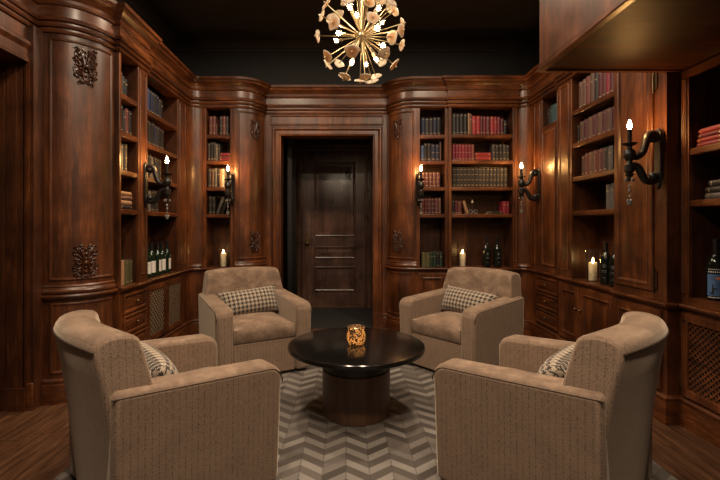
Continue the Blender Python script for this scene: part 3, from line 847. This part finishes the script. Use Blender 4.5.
# ---------------------------------------------------------------- coffee table and votive
TX, TY = .062, 2.60
t = empty('coffee_table', 'round black-topped coffee table on a wooden drum base, centre of the rug', 'table', (TX, TY, RZ))
def tb(name, prof, mat, **kw):
    mb = MB(); mb.lathe(prof, n=72, **kw); return mb.build(name, mat, t, smooth=35)
tb('table_top', [(.400, .386), (.412, .389), (.4155, .395), (.4155, .409), (.412, .4135), (.406, .415)], M['black_gloss'])
tb('collar', [(.198, .272), (.200, .386)], M['black_matte'])
tb('drum_base', [(.200, 0), (.206, .004), (.206, .268), (.202, .272)], M['wood_drum'])
v = empty('votive_holder', 'mosaic gold glass votive holder glowing at the centre of the table', 'candle holder', (TX, TY-.02, RZ+.4155))
mb = MB(); mb.lathe([(.030, .0), (.046, .004), (.056, .03), (.057, .055), (.050, .080), (.051, .098), (.055, .106), (.052, .106), (.047, .097), (.046, .08), (.053, .055), (.052, .03), (.042, .008), (.001, .007)], n=36)
mb.build('mosaic_cup', M['votive'], v, smooth=50)
mb = MB(); mb.lathe([(.020, .008), (.020, .030), (.001, .031)], n=18); c = mb.build('tealight', M['wax'], v, smooth=40)
mb = MB(); mb.lathe([(.001, .032), (.008, .040), (.009, .050), (.004, .066), (.0005, .076)], n=12); mb.build('flame', M['votive_flame'], c, smooth=60)

# ---------------------------------------------------------------- chandelier
CX, CY, CZ, CR = .092, 2.52, 2.268, .283
ch = empty('chandelier', 'brass sputnik chandelier with pale stone discs hanging above the table', 'chandelier', (CX, CY, CZ))
mb = MB(); mb.tube([(0, 0, .03), (0, 0, CEIL-CZ-.03)], .008, 10); mb.build('stem', M['brass'], ch, smooth=60)
mb = MB(); mb.lathe([(.065, CEIL-CZ-.035), (.07, CEIL-CZ-.03), (.07, CEIL-CZ-.001)], n=24); mb.build('canopy', M['brass'], ch, smooth=40)
mb = MB(); mb.sphere((0, 0, 0), .034, 14); mb.build('hub', M['brass'], ch, smooth=60)
# direction list: (across, up, front?) measured on the sphere, in units of its radius
def zc(px, py): return ((px-299)/246, -(py-195)/246)
near = [(147, 130), (118, 290), (207, 395), (243, 265), (232, 28), (317, 395), (415, 275), (440, 40), (345, 110), (480, 340), (510, 165)]
far = [(130, 105), (485, 200), (490, 60), (97, 25), (80, 92), (200, 428), (387, 405), (57, 192), (105, 350), (295, 440), (365, 440), (533, 240), (540, 125), (175, 340), (430, 330), (210, 8), (400, 12)]
dirs = []
TILT = atan2(CZ-H, CY)
def VIEW(a, d, b): return Vector((a, d*cos(TILT)-b*sin(TILT), d*sin(TILT)+b*cos(TILT))).normalized()
for lst, sg in ((near, -1), (far, 1)):
    for p in lst:
        a, b = zc(*p); r2 = a*a+b*b
        if r2 > .985: q = sqrt(.985/r2); a *= q; b *= q; r2 = .985
        dirs.append(VIEW(a, sg*sqrt(1-r2), b))
for k in range(12):    # the upper cap, above the frame
    a = 2*pi*k/9+.3; el = radians(46+24*(k % 3)); dirs.append(Vector((cos(a)*cos(el), sin(a)*cos(el), sin(el))))
disc_meshes = []
def rod_and_disc(i, d):
    L = CR*(.93+.08*((i*37) % 10)/10)
    mb = MB(); mb.tube([d*.02, d*L], .0030, 6); mb.sphere(tuple(d*(L+.006)), .006, 6)
    rod = mb.build('rod', M['brass'], ch, smooth=60)
    q = d.to_track_quat('Z', 'Y'); rr = random.uniform(.035, .045); n = 22; mb = MB(); vs = []; fs = []
    ph = random.uniform(0, 6); e = random.uniform(.78, 1.0); rads = []
    rings_ = [(0.12, .003), (.55, .0032), (.92, .003), (1.0, 0), (.92, -.003), (.55, -.0032), (.12, -.003)]
    for rf, h in rings_:
        for k in range(n):
            a = 2*pi*k/n; w = rr*rf*(1+.09*sin(3*a+ph)+.05*sin(5*a+2*ph))
            vs.append(q @ Vector((w*cos(a), w*e*sin(a), h*1.2)) + d*(L-.01)); rads.append(rf)
    m = len(rings_)
    for r in range(m-1):
        for k in range(n): fs.append((r*n+k, r*n+(k+1) % n, (r+1)*n+(k+1) % n, (r+1)*n+k))
    fs.append(tuple(range(n))); fs.append(tuple(range((m-1)*n, m*n)))
    mb.add(vs, fs); o = mb.build('stone_disc', M['disc'], rod, smooth=50)
    ul = o.data.uv_layers.new(name='UVMap')
    for p in o.data.polygons:
        for li in p.loop_indices:
            vi = o.data.loops[li].vertex_index; ul.data[li].uv = (rads[vi], (vi % n)/n)
for i, d in enumerate(dirs): rod_and_disc(i, d)
bulbs = [((240, 70), -.30), ((278, 118), -.15), ((375, 75), -.25), ((367, 160), -.45), ((190, 180), -.30), ((398, 235), -.35), ((370, 297), -.25), ((250, 310), -.3),
         ((175, 215), .35), ((405, 130), .40), ((255, 320), .5), ((315, 15), .15), ((330, 330), .45)]
for (px, py), dep in bulbs:
    a, b = zc(px, py); dv = Vector((a, dep, b)); L = max(.42, dv.length)*CR; d = VIEW(a, dep, b)
    mb = MB(); mb.tube([d*.02, d*(L-.022)], .0035, 6); mb.tube([d*(L-.034), d*(L-.012)], .0085, 10)
    h = mb.build('lamp_holder', M['brass'], ch, smooth=60)
    mb = MB(); mb.sphere(tuple(d*(L+.012)), .0215, 12); mb.build('bulb', M['bulb_glass'], h, smooth=80)
    mb = MB(); mb.sphere(tuple(d*(L+.006)), .0105, 8); mb.build('filament', M['filament'], h, smooth=80)

# ---------------------------------------------------------------- sconces (local: wall at y=0, arm reaches to +Y, z=0 at the plate's foot)
def make_sconce(label, loc, rz):
    r = empty('wall_sconce', label, 'sconce', loc, rz, 'black scrolled candle sconces')
    mb = MB(); mb.box(-.026, .026, 0, .010, .03, .31); mb.lathe([(.026, 0), (.026, .010)], n=16)
    mb = MB(); prof = [(-.012, -.012), (0, -.028), (.012, -.012), (.020, .02), (.026, .04), (.026, .30), (.020, .318), (0, .338), (-.020, .318), (-.026, .30), (-.026, .04), (-.020, .02)]
    n = len(prof); mb.add([(x, .0005, z) for x, z in prof]+[(x, .016, z) for x, z in prof], [tuple(range(n)), tuple(range(n, 2*n))[::-1]]+[(i, (i+1) % n, n+(i+1) % n, n+i) for i in range(n)])
    mb.build('backplate', M['black_matte'], r, bevel=.004)
    def spline(P, n=6):
        out = []
        P = [P[0]]+P+[P[-1]]
        for i in range(1, len(P)-2):
            for k in range(n):
                t = k/n; out.append([.5*((2*P[i][c])+(-P[i-1][c]+P[i+1][c])*t+(2*P[i-1][c]-5*P[i][c]+4*P[i+1][c]-P[i+2][c])*t*t+(-P[i-1][c]+3*P[i][c]-3*P[i+1][c]+P[i+2][c])*t**3) for c in (0, 1)])
        out.append(P[-1]); return [(0, p[0], p[1]) for p in out]
    up = spline([(.012, .262), (.020, .292), (.048, .302), (.074, .284), (.086, .238), (.104, .190), (.134, .164), (.168, .168)])
    lo = spline([(.012, .070), (.022, .034), (.052, .020), (.086, .030), (.108, .066), (.128, .104), (.152, .118), (.172, .114)])
    for path, c in ((up, (0, .042, .274)), (lo, (0, .040, .050))):
        m = len(path); mb = MB(); mb.tube(path, [.015+.006*sin(pi*i/(m-1)) for i in range(m)], 12)
        p = mb; p.sphere(c, .026, 10); mb.build('scroll_arm', M['black_matte'], r, smooth=60)
    c = (0, .178, 0)
    mb = MB(); mb.lathe([(.004, .020), (.010, .028), (.016, .038), (.010, .048), (.020, .056), (.026, .062), (.014, .070), (.028, .080), (.030, .118), (.016, .128), (.014, .140), (.026, .152), (.034, .176), (.030, .200), (.014, .216), (.012, .228), (.036, .238), (.040, .246), (.014, .248)], c, 20)
    ur = mb.build('urn', M['black_matte'], r, smooth=45)
    mb = MB(); mb.lathe([(.0125, .248), (.0125, .328)], c, 14); mb.build('candle_sleeve', M['black_matte'], r, smooth=45)
    mb = MB(); mb.lathe([(.006, .328), (.011, .338), (.0125, .350), (.009, .366), (.004, .378), (.0008, .386)], c, 14); mb.build('flame_bulb', M['flame'], r, smooth=80)
    mb = MB(); mb.tube([(0, .178, .02), (0, .178, -.105)], .0012, 5)
    for z, s in ((-.008, .008), (-.035, .009), (-.068, .006), (-.105, .013)): mb.sphere((0, .178, z), s, 7, 0, 1.35)
    for a in range(4): mb.sphere((.022*cos(a*pi/2), .178+.022*sin(a*pi/2), .03), .007, 6, 0, 1.5); mb.sphere((.012*cos(a*pi/2+.5), .178+.012*sin(a*pi/2+.5), -.092), .006, 6, 0, 1.4)
    mb.build('pendant_drops', M['crystal'], ur, smooth=60)
    return r
s0 = make_sconce('black scrolled candle sconce on the tall right cabinet door, nearest of all', (1.846, 2.50, 1.385), radians(90))
dup(s0, (1.92, 4.22, 1.385), radians(90), 'black scrolled candle sconce in the far right corner, beside the wide back bookcase')
dup(s0, (S1X+.001, 3.40, 1.315), radians(-90), 'black scrolled candle sconce on the left wall bookcase above the wine bottles')
dup(s0, (-1.197, 4.48, 1.37), radians(180), 'black scrolled candle sconce beside the narrow bookcase left of the back door')
dup(s0, (.760, 4.48, 1.37), radians(180), 'black scrolled candle sconce just right of the curved cabinet right of the door')

# ---------------------------------------------------------------- books
BM = {}
def book_mesh(th, h, dp, bands):
    key = (round(th, 3), round(h, 3), round(dp, 3), bands)
    if key in BM: return BM[key]
    mb = MB(); n = 6; c = .0022
    # spine: rounded, facing -Y at y=0; boards run back to y=dp
    pts = [(-th/2+th*i/n, .22*th*(1-sin(pi*i/n))) for i in range(n+1)]
    inner = [(th/2, dp), (th/2-c, dp), (th/2-c, .26*th+.004), (-th/2+c, .26*th+.004), (-th/2+c, dp), (-th/2, dp)]
    mb.prism(pts+inner, 0, h, 0)
    mb.box(-th/2+c, th/2-c, .26*th+.002, dp-.004, .003, h-.004, 1)
    for b_ in range(bands):
        z = h*(.10+.80*b_/max(1, bands-1)) if bands > 1 else h*.72
        q = [(p[0]*.86, p[1]-.0012) for p in pts]; hw = .0022 if b_ else .0034
        mb.prism(q+[(th/2*.86, .26*th), (-th/2*.86, .26*th)], z-hw, z+hw, 2)
    o = mb.build('book', [M['pages']]*3, smooth=40)
    me = o.data; bpy.data.objects.remove(o); BM[key] = me; return me
CM = {}
def book_obj(th, h, dp, bands, colr):
    key = (th, h, dp, bands, colr)
    if key not in CM:
        me = book_mesh(th, h, dp, bands).copy(); me.name = 'book'
        for mi_, m in enumerate((LEATHER[colr], M['pages'], M['gilt'] if colr != 'cream' else LEATHER['brown'])): me.materials[mi_] = m
        CM[key] = me
    o = bpy.data.objects.new('book', CM[key]); COL.objects.link(o); return o
ORD = ['first', 'second', 'third', 'fourth', 'fifth', 'sixth', 'seventh', 'eighth', 'ninth', 'tenth', 'eleventh', 'twelfth', 'thirteenth', 'fourteenth', 'fifteenth', 'sixteenth', 'seventeenth']
CW = dict(navy='navy', blue='blue', black='black', charcoal='dark grey', red='red', crimson='crimson', maroon='maroon', brown='brown', tan='tan', taupe='taupe', grey='grey', olive='olive', green='dark green', teal='teal', cream='cream', purple='purple brown', oxblood='reddish brown')
ROT = {'L': pi/2, 'B': 0.0, 'R': -pi/2}
def place(wall, along, n, z, o, extra=(0, 0)):
    if wall == 'L': o.location = (n, along, z)
    elif wall == 'B': o.location = (along, n, z)
    else: o.location = (n, along, z)
    o.rotation_euler = (extra[0], extra[1], ROT[wall])
def row(wall, start, n, z, specs, where, grp, dp=.15, jitter=.006, count0=0):
    """upright books left to right as seen; specs: (colour, thickness, height, bands)"""
    d = -1 if wall == 'R' else 1; p = start
    for i, (c, th, h, bd) in enumerate(specs):
        o = book_obj(th, h, dp, bd, c)
        jn = random.uniform(0, jitter); s = {'L': -1, 'B': 1, 'R': 1}[wall]
        place(wall, p+d*th/2, n+s*jn, z+.0006, o); p += d*(th+.0012)
        tag(o, f"{CW[c]} book, {ORD[i+count0]} from left {where}", 'book', grp)
    return p
def stack(wall, centre, n, z, specs, where, grp):
    zz = z
    k = len(specs)
    for i, (c, th, h, dp, tw) in enumerate(specs):
        o = book_obj(th, h, dp, 2, c)
        # lying flat, spine out: tip the book on its side about its depth axis
        o.location = {'L': (n, centre-h/2+tw, zz+th/2+.0006), 'B': (centre-h/2+tw, n, zz+th/2+.0006), 'R': (n, centre+h/2-tw, zz+th/2+.0006)}[wall]
        o.rotation_euler = Matrix.Rotation(ROT[wall], 3, 'Z').to_4x4().to_euler()
        o.rotation_euler = (Matrix.Rotation(ROT[wall], 3, 'Z') @ Matrix.Rotation(pi/2, 3, 'Y')).to_euler()
        zz += th+.0012
        pos = 'bottom' if i == 0 else ('top' if i == k-1 else ORD[i]+' up')
        tag(o, f"{CW[c]} book lying flat, {pos} in stack {where}", 'book', grp)
def lean(wall, along, n, z, spec, ang, label, grp, dp=.15):
    c, th, h, bd = spec; o = book_obj(th, h, dp, bd, c)
    place(wall, along, n, z+abs(sin(ang))*th/2+.0006, o)
    o.rotation_euler = (Matrix.Rotation(ROT[wall], 3, 'Z') @ Matrix.Rotation(ang, 3, 'Y')).to_euler(); tag(o, label, 'book', grp)
S = SHELVES; nB1, nB2 = 4.505, 4.485
G = 'books in the wide back bay'
w = lambda s: f'on {s} shelf, wide bay right of door'
row('B', 1.125, nB2, S[0], [('charcoal', .041, .222, 2), ('charcoal', .037, .222, 2), ('black', .040, .222, 2), ('black', .042, .220, 2), ('tan', .018, .225, 0), ('brown', .026, .218, 1),
    ('red', .044, .196, 1), ('red', .040, .196, 2), ('maroon', .028, .194, 2), ('crimson', .031, .192, 2), ('maroon', .044, .190, 2), ('red', .038, .190, 2), ('red', .033, .188, 1), ('crimson', .034, .186, 2), ('maroon', .032, .170, 2), ('black', .030, .150, 1)], w('top'), G)
row('B', 1.128, nB2, S[1], [('crimson', .0315, .173, 3)]*3+[('crimson', .033, .171, 3)]*3+[('oxblood', .024, .171, 2)], w('second'), G)
stack('B', 1.448, nB2, S[1], [('red', .046, .165, .14, 0), ('red', .038, .170, .14, -.002)], 'on the second shelf, wide bay right of door', G)
row('B', 1.546, nB2, S[1], [('charcoal', .036, .172, 3), ('black', .037, .170, 3), ('black', .037, .174, 3), ('charcoal', .036, .170, 3), ('black', .034, .166, 3)], w('second'), G, count0=7)
row('B', 1.126, nB2, S[2], [('black', .0375, .207, 4)]*6+[('black', .040, .210, 4)]*1+[('charcoal', .0375, .205, 4)]*8, w('third'), G)
row('B', 1.120, nB2, S[3], [('black', .030, .148, 2), ('maroon', .032, .142, 2), ('oxblood', .040, .135, 2)], w('fourth'), G)
lean('B', 1.284, nB2, S[3], ('tan', .030, .140, 0), radians(-17), 'tan book leaning left on the fourth shelf, wide back bay', G)
stack('B', 1.575, nB2, S[3], [('charcoal', .014, .150, .12, 0), ('black', .014, .125, .12, .006)], 'on fourth shelf, wide back bay', G)
row('B', 1.660, nB2, S[3], [('crimson', .040, .135, 1), ('crimson', .026, .132, 1)], 'of end pair, fourth shelf, wide bay', G)
G = 'books in the narrow back bay right of the door'
w = lambda s: f'on {s} shelf, narrow bay right of door'
row('B', .800, nB1, S[0], [('navy', .043, .185, 2), ('charcoal', .042, .180, 2), ('black', .040, .182, 2), ('navy', .040, .190, 2), ('black', .036, .188, 2)], w('top'), G)
row('B', .798, nB1, S[1], [('blue', .030, .165, 2), ('black', .036, .190, 2), ('black', .038, .188, 2), ('navy', .046, .178, 3), ('navy', .042, .175, 3), ('taupe', .016, .200, 0)], w('second'), G)
row('B', .800, nB1, S[2], [('purple', .040, .160, 4)]*4+[('purple', .036, .160, 4)], w('third'), G)
row('B', .795, nB1, S[3], [('maroon', .036, .168, 4)]*2+[('purple', .037, .170, 4)]*3+[('taupe', .024, .172, 3)], w('fourth'), G)
row('B', .806, nB1, ZC+.0025, [('olive', .044, .152, 0), ('olive', .042, .150, 1), ('green', .034, .155, 1), ('green', .032, .158, 1), ('black', .032, .158, 2), ('green', .028, .156, 1)], 'on the counter, narrow bay right of door', G, dp=.12)
G = 'books in the narrow bookcase left of the door'
w = lambda s: f'on {s} shelf, narrow bookcase left of door'
row('B', -1.455, nB1, S[0], [('oxblood', .034, .198, 3), ('oxblood', .034, .200, 3), ('brown', .018, .120, 0)], w('top'), G)
row('B', -1.345, nB1, S[0], [('charcoal', .030, .198, 3), ('oxblood', .034, .200, 3), ('charcoal', .028, .198, 3)], w('top'), G, count0=3)
row('B', -1.470, nB1, S[1], [('charcoal', .026, .190, 2), ('black', .028, .200, 2), ('charcoal', .028, .198, 2), ('grey', .022, .180, 1), ('charcoal', .022, .178, 1)], w('second'), G)
stack('B', -1.283, nB1, S[1], [('crimson', .028, .112, .12, 0), ('maroon', .026, .110, .12, 0), ('crimson', .028, .105, .12, .003)], 'on the second shelf left of the door', G)
row('B', -1.468, nB1, S[2], [('charcoal', .034, .200, 2), ('brown', .030, .196, 2), ('grey', .034, .202, 2), ('black', .024, .190, 1), ('tan', .022, .196, 0), ('cream', .026, .196, 1), ('grey', .030, .192, 1)], w('third'), G)
row('B', -1.462, nB1, S[3], [('black', .036, .19, 3), ('black', .034, .186, 3)], w('fourth'), G)
lean('B', -1.365, nB1, S[3], ('grey', .030, .185, 1), radians(20), 'grey leaning book, left of two on the fourth shelf left of the door', G)
lean('B', -1.318, nB1, S[3], ('charcoal', .030, .190, 1), radians(20), 'dark grey leaning book, right of two on fourth shelf left of door', G)
G = 'books on the left wall bookcase'
w = lambda s: f'on {s} shelf, near bay of left wall'
nL = S1X-.035; nL2 = S2X-.035
row('L', 3.055, nL, S[0], [('charcoal', .045, .150, 2), ('brown', .040, .170, 2), ('charcoal', .042, .150, 1), ('black', .038, .140, 1)], w('top'), G)
row('L', 3.055, nL, S[1], [('oxblood', .050, .185, 2), ('black', .048, .205, 2), ('charcoal', .030, .170, 1), ('oxblood', .050, .195, 2), ('black', .040, .19, 2)], w('second'), G)
row('L', 3.060, nL, S[2], [('taupe', .050, .200, 2), ('grey', .055, .195, 2), ('charcoal', .060, .205, 3)], w('third'), G)
stack('L', 3.18, nL, S[3], [('charcoal', .030, .19, .13, 0), ('tan', .036, .185, .13, -.003), ('taupe', .034, .18, .13, .004), ('tan', .030, .165, .13, .002)], 'on the fourth shelf, left wall', G)
row('L', 3.085, nL, ZC+.0025, [('charcoal', .046, .180, 1), ('tan', .055, .185, 2), ('olive', .055, .182, 2), ('olive', .050, .180, 2)], 'on the counter, near bay of the left wall', G, dp=.14)
w = lambda s: f'on {s} shelf, wide bay of left wall'
row('L', 3.47, nL2, S[0], [('navy', .050, .20, 2), ('navy', .048, .205, 2), ('blue', .048, .20, 2), ('navy', .050, .20, 2), ('navy', .046, .198, 2), ('charcoal', .046, .20, 2), ('navy', .048, .195, 2), ('charcoal', .046, .18, 2), ('black', .046, .18, 1)], w('top'), G)
row('L', 3.47, nL2, S[1], [('charcoal', .050, .21, 2), ('charcoal', .048, .215, 2), ('black', .050, .21, 2), ('charcoal', .048, .205, 2), ('black', .052, .21, 2), ('navy', .050, .20, 2), ('charcoal', .048, .20, 2), ('black', .050, .195, 2), ('black', .046, .19, 2)], w('second'), G)
row('L', 3.47, nL2, S[2], [('charcoal', .046, .19, 1), ('taupe', .048, .185, 1), ('black', .050, .20, 2), ('charcoal', .050, .20, 2), ('grey', .044, .19, 1), ('black', .050, .195, 2), ('charcoal', .048, .19, 2), ('black', .046, .185, 2)], w('third'), G)
row('L', 3.47, nL2, S[3], [('charcoal', .046, .19, 2), ('black', .048, .195, 2), ('charcoal', .050, .18, 1), ('grey', .040, .175, 2), ('black', .048, .18, 2), ('black', .05, .19, 2), ('charcoal', .046, .185, 2)], w('fourth'), G)
G = 'books on the right wall bookcase'
w = lambda s: f'on the {s} shelf, right wall bookcase'
nR = 1.93
row('R', 3.545, nR, S[0], [('taupe', .055, .225, 2), ('taupe', .050, .23, 2), ('oxblood', .055, .235, 1), ('taupe', .058, .24, 1), ('charcoal', .050, .235, 1), ('maroon', .048, .225, 2), ('maroon', .050, .22, 2), ('crimson', .045, .215, 2), ('maroon', .045, .215, 2)], w('top'), G)
row('R', 3.560, nR, S[1], [('black', .026, .155, 2), ('taupe', .056, .170, 2), ('purple', .058, .175, 2), ('taupe', .060, .178, 2), ('purple', .062, .180, 2), ('taupe', .060, .182, 2), ('purple', .062, .182, 2), ('taupe', .060, .18, 2), ('purple', .055, .18, 2)], w('second'), G)
row('R', 3.505, nR, S[2], [('taupe', .050, .165, 2), ('oxblood', .060, .175, 2), ('taupe', .060, .178, 2), ('oxblood', .062, .180, 2), ('purple', .060, .182, 2), ('charcoal', .060, .18, 2), ('grey', .050, .18, 1)], w('third'), G)
row('R', 3.20, nR+.01, S[3], [('grey', .062, .185, 1), ('grey', .060, .190, 1), ('charcoal', .050, .165, 1)], w('fourth'), G)
row('R', 4.155, 1.955, 2.1055, [('charcoal', .062, .17, 1), ('teal', .066, .185, 1), ('teal', .060, .18, 2), ('black', .060, .16, 1)], 'in the niche of the far right cabinet', 'books in the corner niche')
G = 'books in the near right bookcase'
nN = 1.975
stack('R', 2.315, nN, 1.583, [('crimson', .024, .165, .13, 0), ('red', .024, .16, .13, .003), ('crimson', .022, .155, .13, .005), ('red', .028, .15, .13, .008)], 'on the upper near right shelf', G)
row('R', 2.222, nN, 1.583, [('grey', .026, .165, 2), ('charcoal', .030, .185, 2), ('oxblood', .028, .19, 2), ('purple', .030, .195, 2), ('red', .034, .20, 2)], 'on the upper near right shelf', G)
stack('R', 2.23, nN, 1.29, [('grey', .032, .22, .14, 0), ('charcoal', .032, .215, .14, .002), ('charcoal', .034, .20, .14, .012)], 'on the lower near right shelf', G)

# ---------------------------------------------------------------- bottles
def make_bottle(label, loc, grp, kind):
    r = empty('bottle', label, 'bottle', loc, 0, grp); hh = {'wine': 1.0, 'dark': 1.08, 'spirit': 1.12}[kind]
    R = {'wine': .036, 'dark': .040, 'spirit': .042}[kind]
    z = lambda v: v*hh
    neck = .0135
    pr = [(R*.75, 0), (R, .004), (R, z(.165)), (R*.93, z(.185)), (R*.62, z(.205)), (neck*1.15, z(.225)), (neck, z(.24)), (neck, z(.283)), (neck*1.18, z(.284)), (neck*1.18, z(.292)), (neck, z(.293))]
    mb = MB(); mb.lathe(pr, n=22); mb.build('glass_body', M['bottle_green'] if kind == 'wine' else M['bottle_black'], r, smooth=40)
    mb = MB(); mb.lathe([(neck+.0012, z(.232)), (neck+.0012, z(.2835)), (neck*1.25, z(.284)), (neck*1.25, z(.295)), (.001, z(.2955))], n=18); mb.build('capsule', M['capsule'], r, smooth=40)
    return r, R, z
def label_patch(mb, R, a0, a1, z0, z1, off, mi=0, n=10):
    vs = []; fs = []
    for i in range(n+1):
        a = a0+(a1-a0)*i/n
        for z in (z0, z1): vs.append(((R+off)*cos(a), (R+off)*sin(a), z))
    for i in range(n): fs.append((i*2, i*2+2, i*2+3, i*2+1))
    mb.add(vs, fs, mi)
lab5 = ['white-labelled wine bottle nearest the camera in the row on the left counter', 'white-labelled wine bottle second from the left on the left counter', 'white-labelled wine bottle in the middle of the row on the left counter',
        'white-labelled wine bottle fourth from the left on the left counter', 'white-labelled wine bottle farthest along the row on the left counter']
b0 = None
for i in range(5):
    loc = (-1.69-.006*(i % 2), 3.60+.102*i, ZC+.003)
    if b0 is None:
        b0, R, z = make_bottle(lab5[0], loc, 'wine bottles on the left counter', 'wine')
        mb = MB(); label_patch(mb, R, radians(-42), radians(62), z(.035), z(.135), .0008); mb.build('label', M['white_label'], b0, smooth=60)
        b0.rotation_euler = (0, 0, radians(-8))
    else: dup(b0, loc, radians(-8+(-14, 10, -6, 12)[i-1]), lab5[i])
bb, R, z = make_bottle('unlabelled dark wine bottle at the back left of the left counter row', (-1.80, 3.545, ZC+.003), 'wine bottles on the left counter', 'wine')
# two black bottles with a grey crest, wide back bay
def crest(mb, R, z):
    c = -pi/2
    for k in range(10):
        a = 2*pi*k/10; label_patch(mb, R, c+.34*cos(a)-.05, c+.34*cos(a)+.05, z(.13)+.013*sin(a)-.0022, z(.13)+.013*sin(a)+.0022, .0007, 0, 2)
    label_patch(mb, R, c-.16, c+.16, z(.127), z(.133), .0008, 0, 3); label_patch(mb, R, c-.05, c+.05, z(.12), z(.14), .0009, 0, 2)
    for q in (.095, .085): label_patch(mb, R, c-.42, c+.42, z(q), z(q+.003), .0007, 0, 6)
    label_patch(mb, R, c-.30, c+.30, z(.045), z(.048), .0007, 0, 6)
d0, R, z = make_bottle('black bottle with grey crest, left of the pair on the wide back counter', (1.502, 4.54, ZC+.003), 'pair of black bottles in the wide back bay', 'dark')
mb = MB(); crest(mb, R, z); mb.build('crest', M['grey_ink'], d0)
dup(d0, (1.617, 4.54, ZC+.003), 0, 'black bottle with grey crest, right of the pair on the wide back counter')
dup(d0, (1.97, 3.22, ZC+.003), radians(-50), 'dark bottle beside the candle glass on the right wall counter', 'pair of dark bottles on the right counter')
dup(d0, (1.955, 3.085, ZC+.003), radians(-50), 'dark bottle nearest the tall door on the right wall counter', 'pair of dark bottles on the right counter')
# spirit bottle with blue label
sp, R, z = make_bottle('tall dark bottle with a blue picture label at the right edge', (2.015, 2.315, .7445), None, 'spirit')
sp.rotation_euler = (0, 0, 0)
ca = radians(229)
mb = MB(); label_patch(mb, R, ca-.95, ca+.95, z(.02), z(.125), .0008); lb = mb.build('label', M['blue_label'], sp, smooth=60)
mb = MB(); label_patch(mb, R, ca+.1, ca+.5, z(.098), z(.112), .0014, 0, 4); label_patch(mb, R, ca-.1, ca+.25, z(.104), z(.108), .0014, 0, 4); mb.build('orange_sun', M['orange_ink'], lb)
mb = MB()
for q in ((-.40, -.18, .028, .06), (-.36, -.25, .06, .075), (-.2, .12, .052, .058), (-.62, -.3, .030, .036), (-.34, -.28, .075, .080)): label_patch(mb, R, ca+q[0], ca+q[1], z(q[2]), z(q[3]), .0014, 0, 4)
mb.build('dancing_figure', M['black_ink'], lb)
mb = MB()
for k in range(9): label_patch(mb, R, ca-.85+.19*k, ca-.74+.19*k, z(.133), z(.139), .001, 0, 2); label_patch(mb, R, ca-.8+.19*k, ca-.70+.19*k, z(.146), z(.150), .001, 0, 2)
for k in range(9): label_patch(mb, R, ca-.85+.19*k, ca-.70+.19*k, z(.011), z(.015), .001, 0, 2)
mb.build('white_print', M['white_ink'], sp)

# ---------------------------------------------------------------- candles in glass
def make_candle(label, loc):
    r = empty('candle_lantern', label, 'candle', loc, 0, 'pillar candles in clear glass')
    mb = MB(); mb.lathe([(.001, .0), (.056, .0), (.057, .004), (.057, .258), (.0545, .258), (.0545, .006), (.001, .0055)], n=28, cap=False); mb.build('glass_cylinder', M['glass'], r, smooth=40)
    mb = MB(); mb.lathe([(.029, .006), (.030, .010), (.030, .142), (.027, .146), (.020, .141), (.001, .140)], n=22); c = mb.build('wax_pillar', M['wax'], r, smooth=40)
    mb = MB(); mb.lathe([(.001, .144), (.0065, .150), (.0075, .158), (.004, .172), (.0005, .184)], n=12); mb.build('flame', M['candle_flame'], c, smooth=70)
    return r
c0 = make_candle('lit ivory pillar candle in clear glass on the right wall counter', (1.975, 3.40, ZC+.003))
dup(c0, (1.255, 4.575, ZC+.003), 0, 'lit ivory pillar candle in clear glass, wide bay right of the back door')
c1 = dup(c0, (-1.315, 4.56, ZC+.003), 0, 'lit ivory pillar candle in clear glass, narrow bookcase left of the door')
# little wire ornament on the fourth shelf of the wide bay
o = empty('wire_ornament', 'small pale wire ornament between the books on the fourth shelf', 'ornament', (1.355, 4.53, S[3]+.0008))
mb = MB()
for sx in (-1, 1): mb.tube([(sx*.026+.02*cos(a*pi/8), .006*sin(a*pi/8), .024+.02*sin(a*pi/8)) for a in range(17)], .0028, 6)
mb.tube([(-.035, -.01, .004), (.035, .01, .048)], .0025, 6); mb.tube([(.035, -.01, .004), (-.035, .01, .048)], .0025, 6)
mb.build('wire_loops', M['crystal'], o, smooth=60)
mb = MB(); mb.tube([(.0, .03, .0), (.0, .03, .125)], .002, 6); mb.lathe([(.02, 0), (.02, .004)], (0, .03, 0), 12); st = mb.build('stem', M['old_brass'], o)
mb = MB(); mb.lathe([(.012, .122), (.013, .128), (.006, .136), (.008, .148), (.002, .154)], (0, .03, 0), 12); mb.build('finial', M['white_label'], o, smooth=50)

# ---------------------------------------------------------------- light, world, camera
def added_light(x, y, power, size=.2):
    l = bpy.data.lights.new('added_ceiling_light', 'AREA'); l.shape = 'DISK'; l.size = size; l.energy = power; l.color = (1.0, .78, .56)
    o = bpy.data.objects.new('added_ceiling_light', l); COL.objects.link(o); o.location = (x, y, CEIL-.02)
for x, y, p in ((-.75, 1.5, 33), (.75, 1.5, 33), (-.8, 3.25, 38), (.95, 3.25, 38), (-.5, .45, 34), (.5, .45, 34)): added_light(x, y, p)  # unseen ceiling lamps added for main light; front pair brightens the chairs' outer sides
wd = bpy.data.worlds.new('world'); SC.world = wd; wd.use_nodes = True
bg = wd.node_tree.nodes['Background']; bg.inputs[0].default_value = (1.0, .84, .68, 1); bg.inputs[1].default_value = .055
cam = bpy.data.cameras.new('camera'); co = bpy.data.objects.new('camera', cam); COL.objects.link(co)
co.location = (0, 0, H); co.rotation_euler = (pi/2, 0, 0)
cam.sensor_width = 36; cam.lens = 425/720*36; cam.shift_x = 14/720; cam.shift_y = -15/720; cam.clip_start = .05
SC.camera = co
SC.view_settings.view_transform = 'Standard'; SC.view_settings.look = 'None'; SC.view_settings.exposure = 0; SC.view_settings.gamma = 1
SC.view_settings.use_curve_mapping = False
